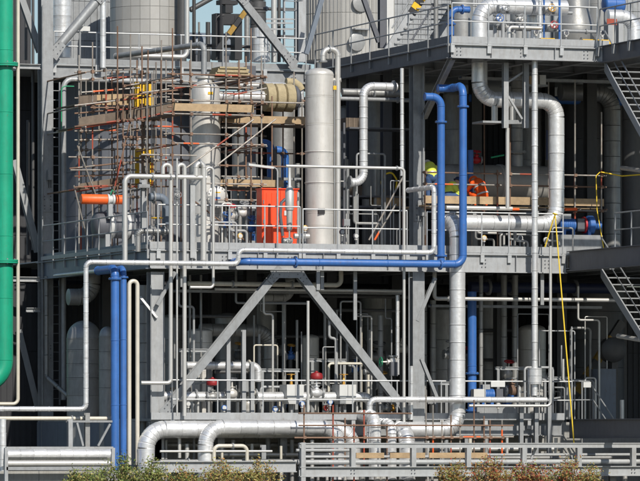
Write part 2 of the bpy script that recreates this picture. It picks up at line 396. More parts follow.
def valve(label, c, axis=(1,0,0), r_=0.1, stem=(0,0,1), m='steel', wm='red', actuator=None, sl=0.35, name='valve', group=None):
    c = v3(c); axis = v3(axis).normalized(); stem = v3(stem).normalized()
    root = thing(name, label, 'valve', c-Vector((0,0,r_*1.5)), group)
    part(MB().lathe(c-axis*r_*1.6, axis, [(0, r_*0.9), (r_*0.5, r_), (r_*1.1, r_*1.35), (r_*2.1, r_*1.35), (r_*2.7, r_), (r_*3.2, r_*0.9)], 20), 'valve_body', m, root)
    for s_ in (-1, 1): flange(root, c+axis*s_*r_*1.75, axis, r_*0.95, 'galv', True, 8)
    part(MB().lathe(c, stem, [(r_, r_*0.75), (r_*1.7, r_*0.6), (r_*1.75, r_*0.95), (r_*2.0, r_*0.95), (r_*2.05, r_*0.3), (r_*2+sl, r_*0.22)], 16), 'bonnet', m, root)
    if actuator:
        q = c+stem*(r_*2+sl*0.5); part(MB().lathe(q, stem, [(0, r_*0.6), (0.03, r_*1.7), (0.09, r_*1.8), (0.11, r_*1.8), (0.2, r_*1.5), (0.23, r_*0.5), (0.27, r_*0.3)], 22), 'actuator', actuator, root)
    else: wheel(root, c+stem*(r_*2+sl), stem, r_*1.4, wm)
    return root

# ================================================================== levels of the plant
def lev(px, py, v): return P(px, py, v).z
ZL = lev(420, 419, 0.0)      # lower deck
ZM = lev(420, 252, 0.0)      # middle deck
ZU = lev(500, 44, -0.7)      # upper deck
XM0 = XO(150, 0.0)           # left end of the lower and middle decks
XU0 = XO(451, -0.7)          # left end of the upper deck's forward part
XR = XO(563, 0.0)            # where the forward landing on the right begins
XE = 20.0; VB = 11.5

def struct(o): o['kind'] = 'structure'; return o
# ground: one sheet to the horizon
g = MB().add([(-3000,-3000,0),(3000,-3000,0),(3000,3000,0),(-3000,3000,0)], [(0,1,2,3)])
struct(g.build('ground', 'ground'))

def deck(label, z, rects, edges, jois, m='galv', plate='grey_paint', bh=0.5, name='steel_platform'):
    root = thing(name, label, 'platform', (rects[0][0], rects[0][1], z))
    for (x0, y0, x1, y1) in rects:
        part(MB().box((x0, y0, z-0.04), (x1, y1, z)), 'deck_plate', plate, root)
    for (a, b, mm, tz) in edges:
        a = Vector((*a, z-0.045-bh/2)); b = Vector((*b, z-0.045-bh/2))
        part(MB().hbeam(a, b, 0.2, bh, (0,0,1), 0.026, 0.014), 'edge_beam', mm, root)
        d = (b-a).normalized(); s_ = d.cross(Vector((0,0,1))); n = max(1, int((b-a).length/1.05))
        for k in range(n+1):
            q = a+d*min(0.25+k*1.05, (b-a).length-0.05); 
            if k % 2 == 0:
                bm = MB()
                for i in (-1, 1):
                    for j_ in (-1, 0, 1): bm.lathe(q+d*i*0.06+Vector((0,0,j_*0.11))+s_*0.004, s_, [(0, 0.018), (0.03, 0.018)], 6)
                part(bm, 'bolt_group', 'dark_grey', root)
            else: part(MB().bar(q+s_*0.053+Vector((0,0,-bh/2+0.03)), q+s_*0.053+Vector((0,0,bh/2-0.03)), 0.09, 0.014, d), 'web_stiffener', mm, root)
        if tz:
            d = (b-a).normalized(); s_ = d.cross(Vector((0,0,1)))*-1
            up = Vector((0,0,bh/2+0.05+tz/2))
            part(MB().bar(a+up+s_*-0.0, b+up, 0.016, tz), 'toe_plate', mm, root)
    for (a, b, hh) in jois:
        part(MB().hbeam(Vector((*a, z-0.05-hh/2)), Vector((*b, z-0.05-hh/2)), 0.16, hh, (0,0,1), 0.02, 0.012), 'joist', 'grey_paint', root)
    return root
# upper deck: forward part on the right plus the back strip on the left
VF = -0.7
j = [((x, VF+0.15), (x, VB-0.2), 0.36) for x in [XU0+0.15+1.6*k for k in range(1, 10)]]+[((XU0+0.15, v), (XE, v), 0.3) for v in (2.4, 5.2, 8.0)]
XL = XO(46, VB)
deck('upper steel platform carrying the big silver pipe and railings', ZU, [(XU0, VF, XE, VB+9), (XL-0.2, VB, XU0, VB+9)],
     [((XU0, VF), (XR+1.25, VF), 'galv_light', 0.2), ((XU0, VF+0.12), (XU0, VB-0.1), 'dark_grey', 0.22), ((XL-0.2, VB), (XU0-0.12, VB), 'galv', 0.18)], j, bh=0.42)  # left edge in dark grey: its unlit side is put into the colour
# middle deck
j = [((x, 0.15), (x, VB-0.2), 0.4) for x in [XM0+0.1+1.5*k for k in range(1, 14)]]+[((XM0+0.15, v), (XE, v), 0.3) for v in (2.6, 5.4, 8.2)]
deck('middle steel platform with the vessels, red panel and scaffolding on it', ZM, [(XM0, 0, XE, VB+6.5)],
     [((XM0, 0), (XR+0.1, 0), 'galv_light', 0.2), ((XM0, 0.12), (XM0, VB), 'blue_grey', 0.2), ((XM0, VB), (XE, VB), 'dark_grey', 0)], j, bh=0.56)  # blue grey left edge: shade of the side facing left, as colour
# lower deck: a concrete plinth with a steel edge
pr = thing('concrete_plinth', 'pale concrete plinth under the valves and lower railing', 'plinth', (XM0, 0, 0))
x = XM0; k = 0
while x < XR-0.05:
    x1 = min(x+1.98, XR); part(MB().box((x+0.006, 1.5, 0.0), (x1-0.006, 1.9, ZL-0.08)), 'wall_panel', 'concrete', pr); x += 1.98
part(MB().box((XM0+0.02, 1.95, 0), (XE, VB, ZL-0.09)), 'core', 'concrete', pr)
part(MB().hbeam((XM0, 0.12, ZL-0.30), (XR, 0.12, ZL-0.30), 0.2, 0.42, (0,0,1), 0.026), 'edge_beam', 'galv', pr)
for k in range(7): part(MB().hbeam((XM0+0.3+k*2.0, 0.25, 0), (XM0+0.3+k*2.0, 0.25, ZL-0.52), 0.22, 0.22, (0,1,0)), 'stub_column', 'galv', pr)
part(MB().box((XM0, -0.05, ZL-0.075), (XR, VB, ZL)), 'coping', 'concrete', pr)
part(MB().box((XM0, -0.12, ZL-0.03), (XR, -0.055, ZL+0.18)), 'kerb_plate', 'galv_light', pr)
v = 2.0
while v < VB:
    part(MB().box((XM0-0.08, v, 0.0), (XM0+0.01, min(v+2.4, VB)-0.02, ZL-0.08)), 'side_panel', 'blue_grey', pr); v += 2.4

# ---- dark back walls of sheeting, added behind to deepen the shade in the bays
def sheetwall(label, x0, x1, v, z0, z1, m, step=1.0, rows=3):
    root = thing('sheeted_wall', label, 'wall', (x0, v, z0))
    part(MB().box((x0, v+0.06, z0), (x1, v+0.16, z1)), 'backing', m, root)
    n = max(1, round((x1-x0)/step)); hh = (z1-z0)/rows; wd = (x1-x0)/n
    mb = MB(); mb.box((0.008, -0.02, 0.008), (wd-0.008, 0.055, hh-0.008))
    k = 1
    while k*0.2 < wd-0.05:
        mb.box((k*0.2-0.02, -0.045, 0.012), (k*0.2+0.02, -0.0205, hh-0.012)); k += 1
    me = mb.mesh('sheet', m)
    for i in range(n):
        for r_ in range(rows): inst(me, 'sheet', root, (x0+i*wd, v, z0+r_*hh))
    return root
sheetwall('dark sheeted back wall under the middle platform', XM0-6, XE, VB+0.6, 0.02, ZM-0.7, 'wall_shade', 1.6, 3)
sheetwall('dark sheeted back wall behind the orange worker and horizontal drum', XU0+1.2, XE, VB+0.5, ZM+0.02, ZU-0.6, 'wall_shade', 1.6, 3)
sheetwall('dark back wall behind the blue grey round tank', XO(30, VB+7.5), XO(200, VB+7.5), VB+7.5, 0.02, ZU-0.06, 'wall_shade', 1.2, 4)
sheetwall('dark ribbed wall behind the tall beige column and red panel', XO(196, VB+5.2), XU0+9, VB+5.2, ZM-0.6, ZU-0.5, 'wall_shade', 1.2, 3)
sheetwall('dark end wall far right behind the forward stairs', XO(600, 9), XE, 9.0, 0.02, ZM-0.7, 'wall_shade', 1.6, 3)
def mpp(px, v): return dep(XO(px, v), v)/F
# ------------------------------------------------------------------ columns and braces
column('tall grey steel column right of the green pipe', 45.5, VB-0.35, 500, -15, 0.40, 'galv', splices=(203, 352))
column('grey steel column under the left end of the middle platform', 155.5, 0.35, 500, 272, 0.42, 'galv_light')
column('grey steel column between the silver right angle pipe and blue risers', 417, 2.9, 249, 50, 0.38, 'galv', splices=(212,))
column('grey steel column under the middle platform beside the chevron brace', 416.5, -0.05, 470, 272, 0.38, 'galv')
column('pale steel column at the left of the ribbed tank', 301, VB+1.2, 62, -15, 0.26, 'galv_light')
column('thin dark steel column at the right of the ribbed tank', 382, VB-3.0, 48, -15, 0.22, 'dark_grey')
column('pale steel column beside the striped stairs', 389, VB-2.2, 46, -15, 0.24, 'white')
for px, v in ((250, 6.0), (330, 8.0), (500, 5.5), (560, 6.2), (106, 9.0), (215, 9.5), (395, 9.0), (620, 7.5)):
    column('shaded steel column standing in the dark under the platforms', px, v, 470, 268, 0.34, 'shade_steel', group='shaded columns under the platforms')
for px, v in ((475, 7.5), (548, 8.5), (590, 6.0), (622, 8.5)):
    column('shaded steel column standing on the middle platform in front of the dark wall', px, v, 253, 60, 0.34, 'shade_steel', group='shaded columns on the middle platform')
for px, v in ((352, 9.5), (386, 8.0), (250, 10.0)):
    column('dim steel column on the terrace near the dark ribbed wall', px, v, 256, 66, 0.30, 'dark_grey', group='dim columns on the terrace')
# chevron brace under the middle deck
a0 = P(287, 274, 0.1)
br1 = brace('long diagonal grey brace falling left from the chevron apex', P(164, 411, 0.1), P(277, 272, 0.1), 0.24, 0.24, 'galv')
br2 = brace('long diagonal grey brace falling right from the chevron apex', P(403, 408, 0.1), P(297, 272, 0.1), 0.24, 0.24, 'galv')
tag(MB().prism([P(270, 270.5, -0.04), P(304, 270.5, -0.04), P(301, 278, -0.04), P(273, 278, -0.04)], (0, -0.02, 0)).build('apex_plate', 'grey_paint'), 'grey plate at the apex of the chevron brace under the blue pipe', 'plate')
brace('slanted brace propping the upper platform corner', P(424, 117, 2.75), P(452, 58, -0.5), 0.17, 0.17, 'galv', gusset=False)
brace('short strut from the column up to the middle platform by the insulated downpipe', P(417, 321, -0.2), P(435, 278, -0.2), 0.11, 0.11, 'galv', gusset=False)
brace('short slanted strut beside the column down to the silver header', P(421, 358, -0.25), P(438, 401, -0.25), 0.10, 0.10, 'galv', gusset=False)
brace('small strut at the head of the left platform column', P(157, 305, -0.05), P(175, 272, -0.05), 0.10, 0.10, 'galv', gusset=False)
brace('small strut with a foot plate left of the twin cream pipes', P(140, 297, 0.3), P(157, 318, 0.05), 0.07, 0.07, 'galv_light', gusset=False)
brace('thick round grey brace crossing the wide silver pipe', P(53, 53, VB-0.35), P(104, -8, VB-0.35), 0.31, 0.31, 'galv', 'tube')
brace('grey diagonal brace beside the small silver tank', P(291, 62, VB-0.3), P(237, -6, VB-0.3), 0.24, 0.22, 'galv')
brace('blue grey diagonal brace in front of the ribbed tank', P(306, 54, VB-0.5), P(323, -6, VB-0.5), 0.15, 0.13, 'blue_grey', gusset=False)
brace('thin dark diagonal brace right of the ribbed tank', P(379, 42, VB-3.0), P(362, -6, VB-3.0), 0.15, 0.13, 'dark_grey', gusset=False)
brace('dark diagonal brace between green pipe and tall column, top one', P(40, 52, VB+0.4), P(19, -8, VB+0.4), 0.2, 0.2, 'grey_paint', gusset=False)
brace('dark diagonal brace between green pipe and tall column, middle one', P(38, 252, VB+0.6), P(14, 160, VB+0.6), 0.2, 0.2, 'grey_paint', gusset=False)
brace('dark diagonal brace between green pipe and tall column, lowest one', P(37, 408, VB+0.6), P(18, 330, VB+0.6), 0.2, 0.2, 'grey_paint', gusset=False)
for py, x0, x1, t in ((66, 9, 40, 'upper bracket beam holding the green pipe'), (279, -4, 40, 'lower bracket beam holding the green pipe')):
    a = P(x0, py, VB-0.75); b = P(x1, py, VB-0.75); b.z = a.z
    tag(MB().hbeam(a, b, 0.2, 0.16, (0,0,1)).build('bracket_beam', 'galv_light'), 'grey '+t+' to the tall column', 'beam')
tag(MB().hbeam(P(26, 310, VB-0.6), P(40, 310, VB-0.6), 0.14, 0.14).build('bracket_beam', 'grey_paint'), 'short grey bracket stub low on the tall column', 'beam')
# dark scenery left of the tall column
for px, v, t, b in ((26, 13.0, 60, -10), (33, 14.0, 250, -10), (28, 13.2, 255, 120), (24, 13.0, 420, 290), (32, 13.4, 420, 290)):
    pipe('dim thin vertical pipe behind the bracing left of the tall column', [(px, t, v), ('z', b)], 1.6, 'shade_steel', group='dim pipes behind the left bracing')
sheetwall('dark wall panels behind the bracing at the far left', XO(-20, 17), XO(31, 17), 17, 0.02, ZU+3, 'wall_shade', 1.2, 4)
# ---- ladders
ladder('ladder in the shade right of the tall grey column', 55, VB-0.1, 405, 82, 0.30, 'grey_paint')
ladder('ladder on the pale column left of the ribbed tank', 290, VB+0.6, 62, -12, 0.40, 'galv_light', cage=True)

# ------------------------------------------------------------------ pipes, left side
pipe('huge glossy green pipe running down to a bend', [(4, -12, VB-1.4), ('z', 384), ('x', -30)], 9.6, 'green', br=2.6, fl=((0, 0.205), (0, 0.735)), flm='green', n=36)
pipe('slim cream pipe beside the green one, turning left at its foot', [(18, -12, VB-1.4), ('z', 404), ('x', -12)], 1.9, 'cream', br=3)
pipe('wide silver clad pipe standing on the upper platform beside the tall column', [(62, 58, VB+1.3), ('z', -15)], 10.2, 'alu', 0.36)
pipe('narrow silver clad pipe in front of the big pale tank', [(103, 68, VB-0.4), ('z', -12)], 3.1, 'alu', 0.5)
pipe('pale grey pipe with a long run under the upper platform edge', [(63.5, 400, VB-0.6), ('z', 79), ('x', 290)], 2.8, 'galv_light', br=3.5)
pipe('green cable curling round the elbow of the pale pipe', [(61.5, 130, VB-0.85), ('z', 86), ('x', 74)], 0.6, 'cable_green', br=8, cat='cable', name='cable')
pipe('white pipe rising past the pale tank to the sky', [(187, -12, VB-0.8), ('z', 57), ('x', 119)], 2.6, 'pipe_white', br=2.5)
pipe('slim grey drain pipe bending right at its foot beside the tall column', [(46.5, 276, VB-0.85), ('z', 377), ('p', 78, 405, VB-2)], 2.2, 'alu_dull', 0.6, br=2)
pipe('straight pale pipe running back from the blue risers to the tall column', [(50, 276, VB-0.9), ('p', 113, 269.5, 2.2)], 1.9, 'pipe_white')
pipe('silver clad pipe stepping along the middle platform, turned down at its left end', [(-12, 409, -0.98), ('x', 86), ('z', 262), ('x', 238.5), ('z', 250), ('x', 434), ('z', 187), ('v', 1.2)], 2.5, 'alu', 0.45, br=2.2)
pipe('long blue pipe along the middle platform rising at its right end', [(220, 263.5, 1.2), ('v', -0.72), ('x', 463), ('z', 86), ('v', 0.4), ('x', 438)], 3.9, 'blue', br=2.4, fl=((1, 0.22), (1, 0.93), (2, 0.93)), flm='blue')
pipe('blue riser left of the longer one, bending back under the upper platform', [(441, 262, -0.72), ('z', 97), ('x', 425)], 3.9, 'blue', br=2.4, fl=((0, 0.04), (0, 0.9)), flm='blue')
pipe('thicker blue standpipe at the left end of the middle platform', [(115, 470, -0.65), ('z', 269), ('v', 1.0)], 4.2, 'blue', br=1.6, fl=((0, 0.985),), flm='blue')
pipe('thinner blue standpipe right beside the thicker one', [(123.2, 470, -0.5), ('z', 269), ('v', 1.0)], 3.3, 'blue', br=1.6, fl=((0, 0.985),), flm='blue')
pipe('twin cream pipes joined at the top by a tight loop', [(129.2, 465, -0.45), ('z', 281), ('x', 137.4), ('z', 465)], 2.1, 'cream', br=2.0)
pipe('wide dull clad pipe in the shade behind the twin cream pipes', [(144, 440, 1.6), ('z', 285)], 5.5, 'alu_dull', 0.6)
# low pipes, bottom left
pipe('thick silver clad pipe lying low at the bottom left', [(6, 455, -1.3), ('x', 111)], 5.7, 'alu', 0.42)
pipe('smooth light grey pipe under the thick silver one at the bottom left', [(4, 463.5, -1.75), ('x', 111)], 2.9, 'pipe_white')
pipe('cream pipe crossing above the thick silver one at the bottom left', [(-12, 418.5, -0.3), ('x', 111)], 2.0, 'cream', fl=((0, 0.68),))
pipe('upright clad pipe at the bottom left end', [(2.5, 500, -1.0), ('z', 419)], 3.6, 'alu', 0.4)
a = P(6, 448, -1.9); b = P(113, 448, -1.9); b.z = a.z
root = thing('pipe_rack_frame', 'light grey steel frame round the low pipes at the bottom left', 'frame', (b.x, -1.9, 0))
part(MB().bar(a, b, 0.07, 0.07), 'top_member', 'galv_light', root)
part(MB().bar(Vector((b.x-0.02, -1.9, 0)), b, 0.1, 0.1), 'end_post', 'galv_light', root)
part(MB().bar(Vector((a.x, -1.9, 0)), a, 0.1, 0.1), 'end_post', 'galv_light', root)
zz = lev(60, 468.5, -1.9)
part(MB().bar((a.x, -1.9, zz), (b.x, -1.9, zz), 0.1, 0.1), 'lower_member', 'galv', root)
c = P(70, 419, -0.9)
root = thing('pipe_support', 'grey steel trestle holding the cream and silver pipes at the bottom left', 'support', (c.x, c.y, 0))
part(MB().hbeam((c.x, c.y, 0), (c.x, c.y, c.z), 0.13, 0.13, (0,1,0)), 'post', 'galv_light', root)
part(MB().bar(P(77, 423, -0.9), P(83, 446, -0.9), 0.06, 0.06), 'strut', 'galv', root)
part(MB().bar(P(110, 424, -0.9), P(98, 446, -0.9), 0.06, 0.06), 'strut', 'galv', root)
part(MB().bar(P(66, 421.5, -0.75), P(112, 421.5, -0.75), 0.09, 0.06), 'cross_bar', 'galv', root)
c = P(86.5, 410, -0.55)
column('short round-backed grey post under the silver right angle pipe', 87, -0.55, 500, 413, 0.14, 'alu_dull', name='steel_post', cat='post')
rb = thing('low_wall', 'pale low concrete wall below the bottom left pipes', 'wall', P(-10, 475, 1.0)*1)
rb.location.z = 0
xx = XO(-10, -1.2); x9 = XO(150, -1.2)
while xx < x9-0.1:
    part(MB().box((xx, -1.2, 0), (min(xx+1.5, x9)-0.012, -1.0, lev(60, 471, -1.2))), 'wall_panel', 'concrete', rb); xx += 1.5

# ------------------------------------------------------------------ pipes, middle terrace front
hd = pipe('pale header pipe on the terrace with a drop at its left end', [(125, 262, -0.3), ('z', 176), ('x', 206)], 2.5, 'pipe_white', br=2.6, fl=((1, 0.28), (1, 0.52)))
pipe('first slim riser looping off the pale header, long drop to the lower deck', [(163, 174, -0.3), ('z', 164.5), ('x', 170.8), ('z', 383), ('x', 141)], 2.0, 'pipe_white', br=1.9)
pipe('second slim riser looping off the pale header, dropping to the lower deck', [(178, 174, -0.3), ('z', 164.5), ('x', 184.5), ('z', 416)], 2.1, 'pipe_white', br=1.9)
pipe('thickest riser looping off the pale header beside the manhole cover', [(196, 176, -0.3), ('z', 163.5), ('x', 203.5), ('z', 260)], 2.9, 'pipe_white', br=1.9, fl=((1, 0.98),))
pipe('thin riser off the end of the pale header, hooking left under the platform', [(206, 176, -0.3), ('z', 167.5), ('x', 213.3), ('z', 287.5), ('x', 190)], 1.45, 'pipe_white', br=2.5)
pipe('very thin riser with a small valve between the looped risers', [(177, 158, -0.45), ('z', 416)], 0.95, 'pipe_white', fl=((0, 0.12), (0, 0.18)))
pipe('long cream pipe under the middle platform with an upturned end', [(188, 283.5, 0.9), ('x', 341), ('z', 270)], 2.3, 'cream', br=2.4, fl=((0, 0.3), (0, 0.7)))
pipe('thinner cream pipe just above the long one under the platform', [(215, 289, 1.3), ('x', 402)], 1.5, 'pipe_white')
pipe('pale pipe at head height on the terrace dropping as a thin line on its right', [(286, 166, -0.25), ('x', 404), ('z', 430)], 1.6, 'pipe_white', br=2.5, fl=((0, 0.97),))
pipe('thin white pipe standing in the shade under the platform centre', [(308, 301, -0.1), ('z', 412)], 1.5, 'pipe_white')
pipe('silver clad pipe with two elbows beside the tall stainless vessel', [(397, 87, 3.0), ('x', 363.5), ('z', 182.5), ('x', 349)], 4.3, 'alu', 0.34, br=2.4, fl=((0, 0.15), (2, 0.85)))
pipe('slim silver clad pipe dropping from the upper platform by the column', [(402, 68, 2.4), ('z', 176)], 2.0, 'alu', 0.45)
pipe('grey horizontal pipe behind the two-elbow silver pipe, thicker of a pair', [(342, 92, 4.2), ('x', 399)], 3.9, 'alu_dull', 0.5, fl=((0, 0.55),))
pipe('grey horizontal pipe behind the two-elbow silver pipe, thinner of a pair', [(340, 98.5, 4.0), ('x', 412)], 2.1, 'galv', fl=((0, 0.3), (0, 0.8)))
pipe('grey overhead pipe from the beige column running back left', [(204, 80, 5.0), ('z', 44), ('p', 116, 56, VB-2)], 3.0, 'galv', br=2.2, fl=((0, 0.03),))
# ------------------------------------------------------------------ pipes, right side
pipe('very large silver clad pipe with many bends running down past the middle platform', [(566, 8, 0.9), ('x', 479.5), ('z', 99), ('x', 556.5), ('z', 224), ('x', 443), ('v', -0.30), ('z', 430), ('x', 393), ('v', -1.5), ('z', 480)], 7.9, 'alu', 0.55, br=2.1, r=0.245)
pipe('straight silver clad standpipe with an insulated box low down', [(534.7, 57, -0.42), ('z', 396)], 3.1, 'alu', 0.55)
c = P(535, 376, -0.42)
ib = thing('insulation_jacket', 'fat silver insulation jacket round the lower standpipe', 'jacket', (c.x, c.y, c.z-0.27))
part(MB().lathe((c.x, c.y, c.z-0.26), (0,0,1), [(0, 0.12), (0.012, 0.215), (0.5, 0.215), (0.512, 0.12)], 24), 'jacket_shell', 'alu', ib)
for q in (0.05, 0.26, 0.47): part(MB().torus((c.x, c.y, c.z-0.26+q), (0,0,1), 0.216, 0.007, 24, 6), 'strap', 'galv', ib)
pipe('silver clad header low along the lower railing with a drop on its left', [(369.5, 446, -0.75), ('z', 399.5), ('x', 547)], 2.9, 'alu', 0.45, br=2.3)
pipe('slim pale pipe turning left under the silver header', [(550.5, 246, -0.95), ('z', 406), ('x', 469)], 1.45, 'pipe_white', br=3)
pipe('pale pipe running right in the shade below the middle platform', [(434.5, 270, 0.9), ('z', 298.5), ('x', 617)], 2.1, 'pipe_white', br=1.6, fl=((1, 0.06),))
pipe('slim pale post pipe under the pipe hanger frame', [(507.5, 128, 0.2), ('z', 208)], 2.0, 'pipe_white')
pipe('pale rail-like pipe under the scaffold boards on the right', [(446, 207.5, 0.9), ('x', 512)], 2.2, 'pipe_white')
pipe('blue thick pipe in the shade right of the big insulated downpipe', [(472, 440, 1.6), ('z', 292)], 4.6, 'blue', fl=((0, 0.2), (0, 0.45)), flm='blue')
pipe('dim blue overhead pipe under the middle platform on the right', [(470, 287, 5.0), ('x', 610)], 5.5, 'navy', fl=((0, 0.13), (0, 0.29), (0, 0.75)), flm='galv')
pipe('slim pale pipe with a stub behind the thick shaded blue pipe', [(481, 420, 2.2), ('z', 275)], 2.0, 'alu_dull', 0.6)
pipe('white pipe end poking out at the far right', [(618, 336, -0.5), ('p', 652, 342, -2.5)], 2.4, 'pipe_white')
pipe('white pipe stub poking in at the far right above', [(622, 168, 1.0), ('p', 652, 172, -1.5)], 2.4, 'pipe_white')
pipe('blue pipe with a tight bend on the upper platform corner', [(451, 48, -0.1), ('z', 9), ('x', 469)], 3.2, 'blue', br=2.2, fl=((0, 0.75), (1, 0.4)), flm='blue')
pipe('slim silver pipe standing on the upper platform by the valves', [(540, 42, 0.3), ('z', -12)], 2.0, 'alu', 0.45)
pipe('wide silver pipe standing behind the slim one on the upper platform', [(532, 44, 1.4), ('z', -12)], 5.5, 'alu', 0.45)
pipe('large silver elbow pipe at the right end of the upper platform', [(607, 16, 1.0), ('x', 634), ('z', 60)], 7.0, 'alu', 0.35, br=2.0)
pipe('thin blue upright pipe by the yellow kickplates', [(559.5, 42, 0.2), ('z', -12)], 1.2, 'blue')
pipe('thin blue upright pipe left of the yellow kickplates', [(544, 42, 0.5), ('z', -12)], 1.0, 'blue')
pipe('pale hanger rail on the upper platform by the valves', [(509, 42, -0.3), ('z', 27), ('x', 541)], 1.9, 'pipe_white', br=1.8)
# big low pipes
pipe('big silver clad pipe curving up from the ground at its left end', [(146, 500, -0.55), ('z', 429.5), ('x', 352), ('z', 480)], 8.6, 'alu', 0.5, br=2.2)
pipe('big silver clad pipe with its elbow in front of the longer one', [(205.5, 500, -1.25), ('z', 427.5), ('x', 338), ('z', 480)], 7.6, 'alu', 0.5, br=2.3)
pipe('short silver elbow pipe between the big low pipes, left one', [(361, 416, 0.0), ('v', -1.2), ('z', 480)], 6.0, 'alu', 0.35, br=2.0)
pipe('short silver elbow pipe between the big low pipes, right one', [(375, 424, 0.1), ('v', -1.3), ('z', 480)], 5.2, 'alu', 0.3, br=2.0)
pipe('shaded silver header behind the big low pipes', [(330, 419, 0.35), ('x', 452)], 3.4, 'alu', 0.5)
pipe('small looped cream drain pipe under the big low pipes', [(214, 468, -1.5), ('z', 446), ('x', 247), ('z', 468)], 1.9, 'cream', br=3, fl=((1, 0.6),))
pipe('thin pale rail pipe near the ground left of the big elbow', [(160, 451.5, -1.5), ('x', 272)], 1.2, 'pipe_white')
pipe('white drain stub below the second looped riser', [(179.5, 458, -0.35), ('z', 438)], 1.7, 'pipe_white')
# lower deck process line with valves
pipe('pale clad process line along the lower deck carrying the red valves', [(158, 396.5, 1.0), ('x', 371), ('z', 430)], 4.9, 'alu', 0.42, br=1.8, fl=((0, 0.18), (0, 0.47)))
pipe('silver clad pipe above the process line with a flanged left end', [(186, 365.5, 1.5), ('x', 258), ('z', 382)], 3.9, 'alu', 0.3, br=1.6, fl=((0, 0.95),), flm='cream')
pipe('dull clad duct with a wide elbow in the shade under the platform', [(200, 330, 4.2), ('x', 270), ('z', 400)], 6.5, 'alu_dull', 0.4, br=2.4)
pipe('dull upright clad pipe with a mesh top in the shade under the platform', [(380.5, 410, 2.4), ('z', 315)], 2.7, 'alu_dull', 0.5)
pipe('silver slim upright pipe beside the long thin drop under the platform', [(397.5, 375, 0.6), ('z', 295)], 2.0, 'alu', 0.5)
pipe('silver slim upright pipe below the small green valve', [(411.5, 420, -0.35), ('z', 366)], 1.6, 'alu', 0.5)
pipe('bent grey pipe hanging under the platform by the chevron', [(236, 262, 2.0), ('z', 303), ('x', 262)], 1.2, 'galv', br=2)
pipe('thin silver pipe under the platform by the right chevron leg', [(262, 303, 2.0), ('x', 308)], 1.3, 'galv')

# ------------------------------------------------------------------ vessels and tanks
def vessel(label, px, v, pys, rpx, m, head=True, name='process_vessel', cat='vessel', n=40, top_r=None, bulge=0.25, foot=None):
    """upright vessel; pys = seam rows from top to bottom"""
    k = mpp(px, v); r_ = rpx*k; c = P(px, pys[0], v); zs = [ZO(q, c.x, v) for q in pys]
    root = thing(name, label, cat, (c.x, v, zs[-1] if foot is None else foot))
    for i in range(len(zs)-1):
        z1, z0 = zs[i], zs[i+1]
        part(MB().lathe((c.x, v, z0), (0,0,1), [(0.0, r_-0.012), (0.008, r_), (z1-z0-0.05, r_), (z1-z0-0.046, r_+0.006), (z1-z0-0.008, r_+0.006), (z1-z0, r_-0.012)], n), 'shell_course', m, root, 30)
    if foot is not None: part(MB().lathe((c.x, v, foot), (0,0,1), [(0, r_*0.98), (zs[-1]-foot, r_*0.98)], n), 'skirt', m, root)
    if head:
        h = r_*bulge*2; pr = [(h*math.sin(a), max(0.02, (r_-0.004)*math.cos(a))) for a in [math.pi/2*i/8 for i in range(9)]]
        part(MB().lathe((c.x, v, zs[0]-0.002), (0,0,1), pr, n), 'dished_head', m, root, 60)
    return root, c, r_, zs
V1, c1, r1, z1 = vessel('tall beige steel column wrapped by the scaffolding', 205, 5.0, [101, 118, 148, 180, 214, 256], 15.5, 'steel', False, foot=ZM)
part(MB().lathe((c1.x, 5.0, z1[0]), (0,0,1), [(-0.05, r1*0.93), (0, r1*0.93), (0.02, r1*0.96), (0.38, r1*0.95), (0.46, r1*0.88), (0.55, r1*0.6), (0.6, r1*0.5), (0.68, r1*0.46), (0.70, r1*0.62), (0.76, r1*0.62)], 40), 'top_cone', 'steel', V1, 30)
flange(V1, (c1.x, 5.0, ZO(79, c1.x, 5.0)), (0,0,1), 0.13, 'galv')
mh = c1+Vector((0,0,0)); mhc = Vector((XO(217, 4.2), 4.2, ZO(197, XO(217, 4.2), 4.2)))
nz = part(MB().tube(Vector((mhc.x, 4.75, mhc.z)), mhc, 0.27, 28), 'manhole_nozzle', 'steel', V1)
cov = part(MB().lathe(mhc, (0,-1,0), [(-0.05, 0.34), (0.0, 0.345), (0.012, 0.345), (0.016, 0.335), (0.07, 0.335), (0.08, 0.32)], 36), 'manhole_cover', 'steel', V1)
bm = MB()
for q in range(18):
    a = q*2*math.pi/18; bm.lathe(mhc+Vector((math.cos(a)*0.3, -0.075, math.sin(a)*0.3)), (0,-1,0), [(0, 0.022), (0.03, 0.022)], 6)
part(bm, 'bolt_ring', 'galv', cov)
for (dz, hh, mm) in ((0.06, 0.12, 'white'), (0.14, 0.035, 'yellow'), (-0.035, 0.05, 'blue'), (-0.085, 0.04, 'orange_red')):
    y_ = -0.083 if mm == 'white' else -0.087
    part(MB().box(mhc+Vector((-0.08, y_, dz-hh/2)), mhc+Vector((0.08, y_-0.003, dz+hh/2))), 'sticker', mm, cov)
part(MB().box(c1+Vector((-0.06, -r1*0.95-0.02, 0.18)), c1+Vector((0.1, -r1*0.95-0.005, 0.26))), 'sticker', 'yellow', V1)
part(MB().sweep([mhc+Vector((0.33, 0, 0.2)), mhc+Vector((0.46, 0, 0.2)), mhc+Vector((0.46, 0, -0.15)), mhc+Vector((0.33, 0, -0.15))], 0.018, 8), 'hinge_handle', 'galv', V1)

